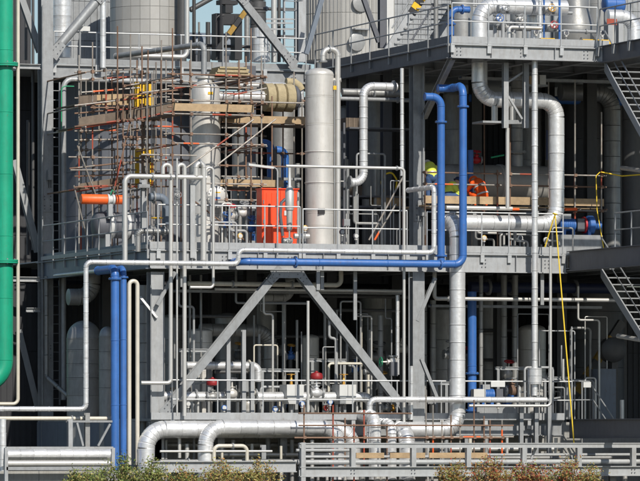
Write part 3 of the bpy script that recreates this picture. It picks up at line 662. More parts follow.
V2, c2, r2, z2 = vessel('tall stainless vessel with a domed top beside the white looped pipe', 319.5, 3.2, [74, 96, 124, 152, 183, 212, 226, 256], 14.3, 'steel', True, bulge=0.22, foot=ZM)
part(MB().lathe((c2.x, 3.2, z2[0]+r2*0.4), (0,0,1), [(0, 0.07), (0.18, 0.07), (0.185, 0.12), (0.23, 0.12)], 18), 'nozzle', 'steel', V2)
for zz in (z2[3], z2[4]): part(MB().torus((c2.x, 3.2, zz), (0,0,1), r2+0.012, 0.016, 40, 6), 'support_ring', 'steel', V2)
part(MB().box((c2.x-0.2, 3.2-r2-0.05, ZO(214.5, c2.x, 3.2)), (c2.x-0.0, 3.2-r2+0.06, ZO(209, c2.x, 3.2))), 'nameplate', 'black', V2)
part(MB().box((c2.x+0.34, 3.2-r2*0.75, ZO(90, c2.x, 3.2)), (c2.x+0.44, 3.2-r2*0.7, ZO(86, c2.x, 3.2))), 'tag_plate', 'yellow', V2)
part(MB().tube((c2.x+0.2, 3.2, ZO(80, c2.x, 3.2)), (c2.x+0.62, 2.95, ZO(80, c2.x, 3.2)), 0.07, 14), 'side_nozzle', 'steel', V2)
pipe('white looped pipe from the stainless vessel top down to the terrace', [(323, 62, 3.0), ('z', 49), ('x', 337.8), ('z', 246)], 2.9, 'pipe_white', br=2.3, fl=((0, 0.1), (1, 0.06)))

def tank(label, px, v, rpx, py0, py1, m, nseg, rows, name='storage_tank', ribs=0):
    k = mpp(px, v); r_ = rpx*k; c = P(px, py0, v); z0 = c.z; zt = ZO(py1, c.x, v); root = thing(name, label, 'tank', (c.x, v, z0))
    part(MB().lathe((c.x, v, z0), (0,0,1), [(0, r_-0.03), (zt-z0, r_-0.03)], 48), 'inner_shell', m, root)
    hh = (zt-z0)/rows; da = 2*math.pi/nseg; mb = MB(); ns = max(2, int(48/nseg)); gap = 0.006/r_
    ri, ro = [], []
    for i in range(ns+1):
        a = gap+(da-2*gap)*i/ns
        ri.append((math.cos(a)*(r_-0.028), math.sin(a)*(r_-0.028))); ro.append((math.cos(a)*r_, math.sin(a)*r_))
    vs_ = []
    for z_ in (0.006, hh-0.006):
        vs_ += [(x_, y_, z_) for x_, y_ in ro]+[(x_, y_, z_) for x_, y_ in ri]
    w_ = ns+1; fs = []
    for i in range(ns):
        fs.append((i, i+1, i+1+2*w_, i+2*w_)); fs.append((i+w_, i, i+1, i+1+w_)[::-1]); fs.append((i+2*w_, i+1+2*w_, i+1+3*w_, i+3*w_))
    fs.append((0, 2*w_, 3*w_, w_)); fs.append((ns, ns+w_, ns+3*w_, ns+2*w_))
    mb.add(vs_, fs)
    if ribs:
        for i in range(ribs):
            a = da*(i+0.5)/ribs; d = Vector((math.cos(a), math.sin(a), 0)); mb.bar(d*(r_+0.002)+Vector((0,0,0.01)), d*(r_+0.002)+Vector((0,0,hh-0.01)), 0.03, 0.02)
    me = mb.mesh('cladding_panel', m, ang=30)
    for i in range(nseg):
        for j_ in range(rows): inst(me, 'cladding_panel', root, (c.x, v, z0+j_*hh), (0, 0, i*da))
    return root, c, r_
T1, tc, tr = tank('big pale tank of smooth panels on the upper platform at the left', 148, VB+4.0, 38, 61, -30, 'tank_beige', 24, 7)
T2, t2c, t2r = tank('big ribbed beige tank with two manholes on the upper platform', 348, VB+4.4, 46, 62, -30, 'tank_beige', 18, 2, ribs=4)
for px, py in ((359, 3), (355, 42)):
    q = P(px, py, VB+4.4-t2r*0.98)
    m_ = part(MB().lathe(q+Vector((0, 0.25, 0)), (0.1,-1,0), [(0, 0.24), (0.3, 0.24), (0.301, 0.30), (0.36, 0.30), (0.37, 0.27)], 28), 'manhole', 'alu_dull', T2)
    part(MB().box(q+Vector((-0.1, -0.3, 0.4)), q+Vector((0.45, 0.1, 0.44))), 'rain_hood', 'galv', m_)
tank('blue grey round tank in the shade behind the left scaffold', 130, VB+3.6, 66, 262, 86, 'wall_sheet', 20, 4, name='round_tank')
sheetwall('grey ribbed wall beside the big pale tank at the upper left', XO(68, VB+7), XO(126, VB+7), VB+7, ZU+0.01, ZU+4, 'galv', 0.9, 3)
T3, _, _ = tank('small silver tank on the upper platform below the diagonal brace', 261, VB+2.2, 9.5, 62, 28, 'alu', 12, 2, name='small_tank')
# far blue-grey drum and dark gantry seen against the sky
q = P(204, 46, VB+7)
dr = thing('horizontal_drum', 'blue grey horizontal drum lying behind the dark gantry', 'drum', (q.x, q.y, ZU))
part(MB().lathe(q+Vector((-0.9, 0, 0)), (1,0,0), [(0, 0.1), (0.08, 0.3), (0.2, 0.42), (0.35, 0.45), (1.9, 0.45), (2.05, 0.42), (2.17, 0.3), (2.25, 0.1)], 30), 'drum_shell', 'blue_grey', dr)
for d in (-0.3, 0.7): part(MB().box((q.x+d-0.1, q.y-0.3, ZU), (q.x+d+0.1, q.y+0.3, q.z-0.3)), 'saddle', 'dark_grey', dr)
gq = P(228, 60, VB+2.6)
ga = thing('dark_gantry', 'black arched machine frame standing against the sky', 'machine', (gq.x, gq.y, ZU))
def gb(x0, x1, y0, y1, nm, dv=0.0):
    a = P(x0, y0, VB+2.6); b = P(x1, y1, VB+2.6); part(MB().box((a.x, a.y-0.2+dv, a.z), (b.x, a.y+0.25+dv, b.z)), nm, 'black', ga)
gb(214, 221.6, 18, 60, 'leg'); gb(233, 240.2, 16, 60, 'leg'); gb(214.2, 240, 13.5, 25, 'cross_head', 0.02); gb(223.5, 231, 5, 13.4, 'neck'); gb(218.5, 236, 0, 4.9, 'motor_base'); gb(224, 230, -12, -0.1, 'motor')
part(MB().sweep([P(221, 60, VB+2.2), P(221, -12, VB+2.2)], 0.04, 8), 'conduit', 'black', ga)
part(MB().sweep([P(216, 22, VB+2.25), P(216.5, 18, VB+2.25), P(219, 15.5, VB+2.25), P(224, 15, VB+2.25)], 0.03, 8), 'hose', 'black', ga)
def striped(label, a, b, w_, base='black'):
    a, b = v3(a), v3(b); root = thing('striped_brace', label, 'brace', a if a.z < b.z else b); d = (b-a); n = max(4, int(d.length/0.3))
    for i in range(n):
        part(MB().bar(a+d*(i/n), a+d*((i+1)/n), w_, w_*0.7, (0,-1,0)), 'stripe', ('faded_yellow' if i % 2 == 0 and 0 < i < n*0.75 else base), root)
    return root
striped('black brace with yellow warning stripes under the dark gantry', P(217, 50, VB+2.2), P(252, 2, VB+2.2), 0.16)
pipe('wide dark duct elbow against the sky above the small tank', [(236, -14, VB+5), ('x', 258), ('z', 60)], 9, 'shade_steel', 0.4, br=1.8)
pipe('dark slanted pipe end crossing the sky beside the white riser', [(190, 10, VB+5), ('p', 222, -8, VB+5)], 3.0, 'shade_steel')
pipe('pale pipe pair behind the ladder on the upper platform', [(274, 62, VB+2.5), ('z', -12)], 3.2, 'pipe_white', fl=((0, 0.3),))
for i_, (px, r_, v) in enumerate(((194, 2.0, 4.5), (199, 1.2, 4.0), (208, 2.6, 6.0), (247, 3.0, 3.5), (279, 2.0, 3.0), (284, 1.4, 2.8), (296, 2.2, 3.4))):
    pipe(['grey pipe just right of the white riser against the sky', 'thin grey pipe beside the blue grey drum', 'grey pipe behind the blue grey drum', 'grey pipe between the dark gantry and small tank', 'grey pipe left of the caged ladder', 'thin grey pipe behind the caged ladder', 'grey pipe behind the pale column by the ribbed tank'][i_], [(px, 62, VB+v), ('z', -12 if i_ not in (1, 2) else 22)], r_, 'alu_dull' if i_ % 2 else 'shade_steel')
for i_, (py, x0, x1) in enumerate(((8, 244, 300), (36, 262, 306), (45, 186, 252))):
    pipe(['dim cross pipe high behind the ladder', 'dim cross pipe low behind the ladder', 'dim cross pipe in front of the blue grey drum'][i_], [(x0, py, VB+3.2), ('x', x1)], 1.8, 'shade_steel', fl=((0, .4),))
pipe('dim grey column pipe at the right edge of the pale tank', [(182, 62, VB+2.6), ('z', -12)], 5.0, 'shade_steel')
for py in (19, 23, 29):
    tag(MB().bar(P(266, py, VB+0.4), P(293, py, VB+0.4), 0.06, 0.05).build('cross_rail', 'galv_light'), 'pale cross rail bolted behind the ladder on the upper platform', 'rail', 'cross rails behind the ladder')

# horizontal drums on the terrace
def hdrum(label, px0, px1, py, v, rpx, m, bands=(), name='horizontal_drum', bm='white', seams=5, legs=True, base=None):
    a = P(px0, py, v); x1 = XO(px1, v); r_ = rpx*mpp(px0, v); L = x1-a.x; root = thing(name, label, 'drum', (a.x+L/2, v, ZM if base is None else base))
    for i in range(seams):
        l = L*0.84/seams; part(MB().lathe(a+Vector((L*0.08+l*i, 0, 0)), (1,0,0), [(0, r_-0.012), (0.008, r_), (l-0.008, r_+0.003), (l, r_-0.012)], 36), 'shell_course', m, root, 30)
    for s_, x0 in ((-1, a.x+L*0.08), (1, a.x+L*0.92)):
        part(MB().lathe((x0, v, a.z), (s_,0,0), [(L*0.08*math.sin(t), max(0.02, (r_-0.004)*math.cos(t))) for t in [math.pi/2*i/7 for i in range(8)]], 36), 'dished_end', m, root, 60)
    for f_, w_ in bands: part(MB().lathe(a+Vector((L*f_, 0, 0)), (1,0,0), [(0, r_+0.012), (w_, r_+0.012)], 36), 'band', bm, root)
    if legs:
        for f_ in (0.25, 0.75): part(MB().box((a.x+L*f_-0.08, v-r_*0.7, ZM if base is None else base), (a.x+L*f_+0.08, v+r_*0.7, a.z-r_*0.6)), 'saddle', 'grey_paint', root)
    return root, a, r_
hdrum('dark grey drum with white bands under the orange cylinder', 92, 145, 225, 6.5, 13, 'dark_grey', ((0.3, 0.14), (0.56, 0.2)))
hd2, ha, hr = hdrum('large pale horizontal drum behind the crouching workers', 440, 562, 182, 5.2, 18, 'tank_beige', seams=4)
for f_ in (0.47, 0.9):
    part(MB().lathe(ha+Vector((XO(562, 5.2)-ha.x, 0, 0))*f_, (1,0,0), [(0, hr+0.03), (0.05, hr+0.03), (0.052, hr+0.015), (0.07, hr+0.015), (0.072, hr+0.03), (0.12, hr+0.03)], 36), 'body_flange', 'steel', hd2)
pipe('dull vertical pipe entering the large pale drum from above', [(517, 168, 5.2), ('z', 62)], 6.2, 'alu_dull', 0.4, fl=((0, 0.15),))
# orange actuator cylinder
q = P(81, 199, 6.0); xe = XO(124, 6.0)
oc = thing('orange_cylinder', 'bright orange horizontal actuator cylinder with a pale clamp', 'cylinder', q)
L = xe-q.x; r_ = 0.155
part(MB().lathe(q, (1,0,0), [(0, 0.05), (0.0, r_*0.85), (0.03, r_), (L*0.6, r_)], 28), 'long_barrel', 'orange', oc)
part(MB().lathe(q+Vector((L*0.8, 0, 0)), (1,0,0), [(0, r_*0.95), (L*0.2, r_*0.95)], 28), 'short_barrel', 'orange', oc)
part(MB().lathe(q+Vector((L*0.605, 0, 0)), (1,0,0), [(0, r_*1.1), (0.06, r_*1.1), (0.062, r_*0.8), (0.16, r_*0.8), (0.162, r_*1.05), (0.23, r_*1.05)], 20), 'clamp', 'white', oc)
part(MB().sweep([q+Vector((L*0.66, -0.1, 0.14)), q+Vector((L*0.7, -0.12, 0.3)), q+Vector((L*0.76, -0.1, 0.22))], 0.02, 8), 'hose', 'cable_green', oc)
part(MB().box(q+Vector((L*0.62, -0.08, -0.6)), q+Vector((L*0.72, 0.08, -0.14))), 'mount', 'grey_paint', oc)
# lagged drum: silver end and mineral wool
q = P(215, 96, 6.2); xe = XO(298, 6.2)
ld_ = thing('lagged_pipe_drum', 'drum half stripped to yellow mineral wool beside a shiny silver sleeve', 'drum', q+Vector((1.5, 0, -0.5)))
L = xe-q.x
part(MB().lathe(q, (1,0,0), [(0, 0.17), (L*0.32, 0.17), (L*0.33, 0.20), (L*0.6, 0.20)], 28), 'silver_sleeve', 'alu', ld_)
for i in range(3):
    l = L*0.36/3; part(MB().lathe(q+Vector((L*0.58+l*i, 0, 0)), (1,0,0), [(0, 0.36 if i else 0.2), (0.04, 0.44), (l-0.04, 0.45), (l, 0.37)], 28), 'wool_wrap', 'wool', ld_)
part(MB().lathe(q+Vector((L*0.94, 0, 0)), (1,0,0), [(0, 0.4), (0.1, 0.38), (0.2, 0.25)], 28), 'end_cap', 'dark_grey', ld_)
pipe('silver pipe with a wool-lagged elbow under the upper platform edge', [(213, 84, 7.0), ('x', 301), ('z', 117)], 3.4, 'alu', 0.4, br=2.4)
q0 = P(293, 82, 7.0)
tag(MB().sweep([P(286, 82, 6.95), P(294, 82.4, 6.95), P(299, 86, 6.95), P(301, 90, 6.95)], 0.135, 18).build('wool_lagging', 'wool'), 'yellow wool lagging wrapped on the silver elbow', 'lagging')
for i in range(5):
    a = P(212+i*1.2, 75.5-i*1.9, 6.0); b = P(247-i*0.8+(i % 2)*2, 75.5-i*1.9, 6.0)
    tag(MB().box((a.x, 5.7+0.05*(i % 2), a.z-0.028), (b.x, 6.5, a.z+0.028)).build('wool_slab', 'wool'), 'mineral wool slab in the pile on the scaffold top', 'insulation slab', 'wool slabs piled on the scaffold')
# red panel
a = P(262, 245, 2.2); b = P(298, 189.5, 2.2)
rp = thing('red_cabinet', 'bright orange red cabinet standing on the middle platform', 'cabinet', (a.x, 2.2, ZM))
wd = (b.x-a.x)
part(MB().box((a.x, 2.2, ZM+0.05), (b.x, 2.7, b.z)), 'body', 'orange_red', rp)
for f_ in (0.12, 0.27, 0.40, 0.62, 0.75, 0.88): part(MB().box((a.x+wd*f_-0.012, 2.155, ZM+0.2), (a.x+wd*f_+0.012, 2.17, b.z-0.12)), 'rib', 'orange_red', rp)
for zq in (0.3, 0.9, 1.5):
    for xq in (0.035, 0.965): part(MB().tube((a.x+wd*xq, 2.165, ZM+zq), (a.x+wd*xq, 2.165, ZM+zq+0.12), 0.016, 8), 'hinge', 'galv', rp)
part(MB().box((a.x+wd*0.60, 2.14, ZM+1.15), (a.x+wd*0.78, 2.154, ZM+1.3)), 'label_plate', 'white', rp)
part(MB().box((a.x+0.03, 2.172, ZM+0.1), (a.x+wd*0.5-0.008, 2.198, b.z-0.04)), 'door', 'orange_red', rp)
part(MB().box((a.x+wd*0.5+0.008, 2.172, ZM+0.1), (b.x-0.03, 2.198, b.z-0.04)), 'door', 'orange_red', rp)
part(MB().box((a.x-0.03, 2.15, b.z), (b.x+0.03, 2.75, b.z+0.03)), 'roof', 'orange_red', rp)
part(MB().box((a.x+wd*0.46, 2.13, ZM+0.8), (a.x+wd*0.48, 2.17, ZM+1.0)), 'handle', 'galv', rp)
# silver filter with thin neck in front of it
q = P(289.5, 246, 0.7)
fi = thing('silver_filter', 'slim silver filter pot with a thin neck in front of the red cabinet', 'filter', (q.x, 0.7, ZM))
z_ = lambda py: ZO(py, q.x, 0.7)-ZM
part(MB().lathe((q.x, 0.7, ZM), (0,0,1), [(0.0, 0.03), (z_(231), 0.03), (z_(230), 0.07), (z_(228), 0.09), (z_(211), 0.095), (z_(210), 0.125), (z_(206), 0.135), (z_(191), 0.135), (z_(187), 0.08), (z_(185), 0.05), (z_(166), 0.045)], 24), 'pot', 'pipe_white', fi)
part(MB().sweep([(q.x-0.12, 0.75, ZM+z_(199)), (q.x-0.25, 0.75, ZM+z_(203)), (q.x-0.28, 0.75, ZM+z_(215)), (q.x-0.2, 0.75, ZM+z_(236))], 0.05, 10), 'flexible_hose', 'dark_grey', fi)
valve('small steel valve at the foot of the silver filter', (q.x-0.15, 0.5, ZM+0.3), (1,0,0), 0.07, (0,-1,0), 'steel', 'galv', sl=0.1)
pipe('short white horizontal pipe right of the silver filter foot', [(294, 236, 0.9), ('x', 309)], 2.8, 'pipe_white')
pipe('thin white upright in front of the red cabinet right edge', [(298, 246, 1.0), ('z', 192)], 1.0, 'pipe_white')
# lamp on a goose neck
q = P(277.5, 250, -0.15)
lp = thing('lamp_post', 'goose-neck lamp post on the platform edge with a flat tube lamp', 'lamp', (q.x, -0.15, ZM-0.2))
top = ZO(168, q.x, -0.15)
part(MB().sweep([(q.x, -0.15, ZM-0.2), (q.x, -0.15, top-0.1), (q.x-0.03, -0.15, top-0.03), (q.x-0.12, -0.15, top+0.02), (q.x-0.35, -0.15, top+0.05)], 0.025, 10), 'pole', 'galv_light', lp)
part(MB().prism([(q.x-0.95, -0.25, top+0.12), (q.x-0.95, -0.25, top+0.05), (q.x-0.15, -0.25, top-0.03), (q.x-0.15, -0.25, top+0.03)], (0, 0.2, 0)), 'lamp_housing', 'white', lp)
# grey insulated column pieces: steel posts on terrace
column('square light grey post by the looped risers on the terrace', 192, -0.05, 258, 184, 0.15, 'galv_light', name='steel_post', cat='post')
column('square light grey post left of the first looped riser', 143.5, 1.2, 258, 180, 0.15, 'galv_light', name='steel_post', cat='post')
pipe('blue grey pipe stub with a pale elbow left of the looped risers', [(150, 197, 1.4), ('x', 166), ('z', 225)], 4.0, 'blue_grey', br=1.8, fl=((0, 0.4),))
valve('grey valve with a yellow box on the terrace header', P(157, 231, 0.8), (1,0,0), 0.12, (0,0,1), 'alu_dull', 'yellow', sl=0.15)
pipe('short grey clad pipe at deck level left of the risers', [(138, 252, 0.4), ('z', 231), ('x', 168)], 2.7, 'alu_dull', 0.4, br=1.6)
valve('small inline valve on the very thin riser', P(177, 195, -0.45), (0,0,1), 0.06, (0,-1,0), 'steel', 'galv', sl=0.06)
for px, py, mm in ((230, 216, 'red'), (226, 224, 'blue'), (243, 213, 'galv'), (251, 228, 'blue')):
    valve({'red': 'valve with a red handwheel on the terrace left of the red cabinet', 'blue': 'small blue-wheeled valve on the terrace between the beige column and red cabinet', 'galv': 'grey valve on the terrace between the beige column and red cabinet'}[mm], P(px, py, 3.4), (1,0,0), 0.10, (0,-0.5,1), 'blue' if mm == 'blue' else 'steel', mm, sl=0.15, group='terrace valves left of the red cabinet' if mm == 'blue' else None)
for px, pt in ((226, 225), (240, 215), (233, 205), (247, 200)):
    pipe('short upright pipe among the terrace valves', [(px, 256, 3.4), ('z', pt)], 2.0, 'alu_dull', group='upright pipes among the terrace valves')
for px, py in ((268, 143), (282, 150)):
    pipe('blue elbow pipe above the red cabinet, '+('farther from the stainless vessel' if px == 268 else 'nearer to the stainless vessel'), [(px-6, py, 8.0), ('x', px+3), ('z', py+40)], 4.2, 'blue', br=1.8, group='blue elbows above the red cabinet')
# pallets and gear in the dark recess right of the vessel
for i, (x0, x1, y0, y1, mm, t) in enumerate(((376, 402, 206, 196, 'wood', 'brown wooden crate on the terrace behind the slanted scaffold tubes'), (346, 362, 128, 118, 'wood_dark', 'small dark crate on a shelf between the vessel and silver pipe'), (348, 362, 196, 186, 'wood_dark', 'brown box under the end of the silver pipe'), (372, 398, 246, 214, 'dark_grey', 'dark equipment box at the back of the terrace'))):
    a = P(x0, y0, 6.0+i*0.2); b = P(x1, y1, 6.0+i*0.2); bx = thing('storage_box', t, 'box', (a.x, a.y, a.z))
    part(MB().box((a.x, a.y, a.z), (b.x, a.y+0.6, b.z)), 'body', mm, bx)
    for f_ in (0.2, 0.5, 0.8): part(MB().box((a.x+(b.x-a.x)*f_-0.03, a.y-0.025, a.z), (a.x+(b.x-a.x)*f_+0.03, a.y-0.003, b.z)), 'batten', mm, bx)
sh = thing('equipment_shelf', 'shelf rack in the dark recess carrying the crates', 'rack', P(372, 252, 6.4))
sh.location.z = ZM
for px in (344, 404):
    for vv in (6.0, 7.0): part(MB().bar((XO(px, vv), vv, ZM), (XO(px, vv), vv, ZM+4.3), 0.06, 0.06), 'upright', 'dark_grey', sh)
for py in (128.5, 196.5, 206.5): 
    part(MB().box((XO(343, 6.5), 5.9, lev(372, py, 6.4)-0.05), (XO(406, 6.5), 7.1, lev(372, py, 6.4))), 'shelf', 'dark_grey', sh)
pipe('coiled yellow hose hung in the dark recess', [(384, 192, 5.6), ('p', 381, 182, 5.6), ('p', 385, 174, 5.6), ('p', 392, 172, 5.6), ('p', 397, 180, 5.6), ('p', 396, 190, 5.6)], 0.9, 'rope_yellow', br=6, cat='hose', name='hose')

# ------------------------------------------------------------------ scaffolds
rs = random.Random(3); TUBES = []
def stube(root, a, b, mm=None, over=0.15, nm='tube'):
    a, b = v3(a), v3(b); d = (b-a).normalized(); a = a-d*over; b = b+d*over
    mm = mm or rs.choice(['scaf', 'scaf', 'scaf', 'scaf', 'scaf_rust', 'scaf_rust', 'scaf_rust'])
    o = part(MB().tube(a, b, 0.0245, 8), nm, mm, root)
    TUBES.append((root, nm, a, b))
    if rs.random() < 0.45:
        L = (b-a).length; t = rs.uniform(0.05, 0.6); e = t+min(0.35, rs.uniform(0.4, 0.9)/max(L, 1))
        part(MB().tube(a.lerp(b, t), a.lerp(b, min(e, 0.98)), 0.0255, 8), 'paint_band', rs.choice(['scaf_red', 'scaf_red', 'scaf_red', 'orange', 'scaf']), o)
    return o
def coupler(root, p):
    part(MB().box(v3(p)-Vector((0.045, 0.06, 0.045)), v3(p)+Vector((0.045, 0.045, 0.045))), 'coupler', 'scaf_rust', root)
def boards(root, x0, x1, v0, v1, z, mm='wood'):
    n = max(1, int((v1-v0)/0.235)); 
    for i in range(n):
        x = x0
        while x < x1-0.05:
            l = min(rs.uniform(2.2, 3.4), x1-x); vv = v0+i*0.235
            part(MB().box((x+0.01, vv, z+rs.uniform(0, 0.008)), (x+l-0.01, vv+0.222, z+0.045)), 'board', mm, root); x += l
def toe(root, a, b, z, v, mm='wood', h=0.225):
    x = a
    while x < b-0.05:
        l = min(rs.uniform(1.8, 3.2), b-x)
        part(MB().box((x+0.004, v, z+0.05), (x+l-0.004, v+0.04, z+0.05+h+rs.uniform(-0.01, 0.01))), 'toe_board', mm, root); x += l
# centre scaffold round the beige column
S = thing('tube_scaffold', 'rusty tube scaffold with plank decks wrapped round the beige column', 'scaffold', (XO(210, 4), 4.0, ZM))
def zz(py, px=210, v=3.4): return lev(px, py, v)
for px, v, t, b in ((147, 3.6, 68, 256), (152, 6.6, 72, 256), (172.5, 3.4, 28, 256), (191, 3.4, 40, 150), (226, 3.4, 32, 256), (239, 3.4, 60, 112), (251, 3.4, 28, 256), (261.5, 3.4, 56, 252), (262, 6.8, 70, 252), (238, 6.8, 62, 220), (190, 6.8, 60, 200), (294, 6.0, 72, 165)):
    a = P(px, b, v); stube(S, (a.x, v, max(a.z, ZM+0.02)), (a.x, v, ZO(t, a.x, v)), over=0, nm='standard')
for (py, x0, x1, v) in ((75, 172, 262, 3.35), (87, 172, 252, 3.35), (101.5, 172, 305, 3.35), (114.5, 168, 258, 3.35), (144, 176, 262, 3.35), (166, 224, 282, 3.35), (184, 210, 262, 3.35), (190, 224, 262, 6.7), (153, 222, 306, 6.7), (100, 226, 306, 6.7), (123, 222, 306, 6.7), (127, 150, 235, 6.7), (94, 225, 262, 5.8)):
    z = lev((x0+x1)/2, py, v); stube(S, (XO(x0, v), v, z), (XO(x1, v), v, z), nm='ledger')
for (py, x0, x1, v) in ((95, 172, 262, 6.75), (108, 172, 262, 6.75), (135, 168, 262, 6.75), (134, 172, 226, 3.38), (155, 146, 192, 3.5), (176, 150, 262, 6.75), (160, 150, 200, 6.75), (200, 222, 262, 3.36), (82, 150, 262, 6.75)):
    z = lev((x0+x1)/2, py, v); stube(S, (XO(x0, v), v, z), (XO(x1, v), v, z), nm='ledger')
for px, v, t, b in ((181, 6.8, 58, 256), (212, 6.8, 62, 140), (246, 6.8, 56, 256), (272, 5.6, 96, 250), (283, 6.6, 110, 250), (302, 6.6, 100, 250), (161, 3.5, 60, 256)):
    a = P(px, b, v); stube(S, (a.x, v, max(a.z, ZM+0.02)), (a.x, v, ZO(t, a.x, v)), over=0, nm='standard')
for px in (172.5, 226, 251, 261.5):
    for py in (75, 101.5, 144):
        z = zz(py); coupler(S, (XO(px, 3.4), 3.38, zz(114.5))); stube(S, (XO(px, 3.4)+0.05, 3.2, z-0.05), (XO(px, 3.4)+0.05, 7.0, z-0.05), nm='transom'); coupler(S, (XO(px, 3.4), 3.38, z))
stube(S, P(186, 168, 3.3), P(250, 122, 3.3), 'scaf', nm='diagonal_tube'); stube(S, P(221, 162, 3.25), P(272, 122, 3.25), 'scaf', nm='diagonal_tube')
stube(S, P(193, 200, 3.2), P(252, 246, 3.2), 'scaf_rust', nm='diagonal_tube'); stube(S, P(147, 92, 3.6), P(235, 80, 3.5), 'scaf', nm='diagonal_tube')
stube(S, P(232, 95, 3.2), P(262, 89, 3.2), 'scaf', nm='diagonal_tube')
z = zz(112.5); boards(S, XO(171, 4.0), XO(195, 4.0)-0.3, 3.5, 6.8, z-0.05, 'wood_dark'); boards(S, XO(195, 4.0)-0.3, XO(256, 3.5), 3.5, 4.35, z-0.05, 'wood_dark'); boards(S, XO(222, 4.0)+0.1, XO(256, 3.5), 4.4, 6.8, z-0.05, 'wood_dark')
toe(S, XO(173, 3.35), XO(254, 3.35), z-0.02, 3.36)
z = lev(262, 125.5, 6.3); boards(S, XO(222, 6.2), XO(305, 6.2), 5.6, 6.6, z-0.05, 'wood_dark'); toe(S, XO(222, 5.6), XO(305, 5.6), z-0.03, 5.5)
z = lev(250, 189, 6.6); boards(S, XO(218, 6.2), XO(283, 6.2), 5.6, 6.6, z-0.05, 'wood_dark'); toe(S, XO(218, 5.6), XO(283, 5.6), z-0.03, 5.5)
z = zz(78.5, 230, 6.0); boards(S, XO(205, 6.1), XO(252, 6.1), 5.6, 6.6, z-0.04, 'wood_dark')
# left scaffold
S2 = thing('tube_scaffold', 'rusty tube scaffold with dark sloping plank decks against the blue grey wall', 'scaffold', (XO(100, 8.5), 8.5, ZM))
for px, v, t, b in ((79, 8.0, 55, 262), (92.5, 7.6, 42, 262), (106, 7.4, 68, 114), (117.5, 7.2, 26, 262), (130.5, 7.0, 34, 262), (142, 7.0, 46, 262), (81, 10.6, 70, 262), (112, 10.6, 70, 262), (133, 10.4, 75, 262), (161.5, 6.6, 40, 262), (166, 9.8, 60, 262), (156, 9.8, 62, 262)):
    a = P(px, b, v); stube(S2, (a.x, v, max(a.z, ZM+0.02)), (a.x, v, ZO(t, a.x, v)), over=0, nm='standard')
for (py, x0, y1, x1, v) in ((72, 79, 69, 135, 7.6), (92, 86, 88, 135, 7.5), (105, 79, 95, 162, 7.3), (107.5, 95, 107.5, 134, 7.3), (157, 73, 158, 140, 7.5), (168, 74, 161, 140, 7.4), (170, 75, 170, 132, 7.3), (187, 79, 184, 142, 7.3), (186.5, 130, 186.5, 172, 7.0), (126, 79, 119, 132, 7.2), (120, 130, 120, 160, 6.9), (137, 130, 137, 162, 6.9), (85, 130, 78, 175, 6.8), (95, 130, 90, 178, 6.8)):
    stube(S2, P(x0, py, v), P(x1, y1, v), nm='ledger')
for (py, x0, y1, x1, v) in ((80, 79, 76, 140, 7.6), (113, 79, 107, 150, 7.5), (140, 79, 139, 142, 10.5), (150, 79, 148, 165, 10.5), (176, 79, 173, 165, 7.5), (131, 79, 129, 165, 10.5), (198, 79, 197, 142, 10.4), (98, 79, 97, 165, 10.4), (145, 128, 145, 170, 7.0), (178, 128, 178, 172, 7.0), (163, 128, 160, 172, 7.0)):
    stube(S2, P(x0, py, v), P(x1, y1, v), nm='ledger')
for px, v, t, b in ((86, 10.6, 80, 262), (99, 10.6, 80, 262), (123, 7.1, 74, 262), (137, 10.5, 60, 262), (148, 7.0, 50, 262), (154, 6.8, 70, 262)):
    a = P(px, b, v); stube(S2, (a.x, v, max(a.z, ZM+0.02)), (a.x, v, ZO(t, a.x, v)), over=0, nm='standard')
for px in (79, 92.5, 117.5, 130.5, 142):
    for py in (72, 105, 126, 157, 187):
        a = P(px, py, 7.4)
        if px in (79, 117.5, 142) and py != 157: stube(S2, (a.x+0.05, 7.0, a.z-0.05), (a.x+0.05, 10.8, a.z-0.05), nm='transom')
        coupler(S2, (a.x, 7.4, a.z))
stube(S2, P(79, 150, 7.3), P(94, 190, 7.3), 'scaf', nm='diagonal_tube'); stube(S2, P(130, 122, 7.0), P(114, 190, 7.0), 'scaf_rust', nm='diagonal_tube'); stube(S2, P(136, 119, 7.0), P(150, 158, 7.0), 'scaf', nm='diagonal_tube'); stube(S2, P(75, 190, 7.4), P(88, 242, 7.4), 'scaf', nm='diagonal_tube')
def slope_boards(x0, y0, x1, y1, v, mm='wood_dark', hh=0.3, dv=2.6):
    a, b = P(x0, y0, v), P(x1, y1, v); n = 4
    for i in range(n):
        p, q = a.lerp(b, i/n), a.lerp(b, (i+1)/n)
        part(MB().prism([p, q, q+Vector((0, 0, hh)), p+Vector((0, 0, hh))], (0, 0.04, 0)), 'toe_board', mm, S2)
    for k in range(int(dv/0.24)):
        o = Vector((0, 0.06+k*0.24, 0)); part(MB().prism([a+o, b+o, b+o+Vector((0,0,0.045)), a+o+Vector((0,0,0.045))], (0, 0.225, 0)), 'board', mm, S2)
    stube(S2, a+Vector((0,-0.03,-0.03)), b+Vector((0,-0.03,-0.03)), 'scaf_red', nm='edge_tube')
slope_boards(79, 127, 131, 119.5, 7.3); slope_boards(131, 119.5, 172, 110, 7.1); slope_boards(79, 104.5, 97, 102.5, 7.6); slope_boards(80, 190, 122, 183, 7.5, hh=0.2)
part(MB().prism([P(95, 105, 8.5), P(132, 105, 8.5), P(132, 94, 8.5), P(95, 94, 8.5)], (0, 0.05, 0)), 'toe_board', 'wood', S2)
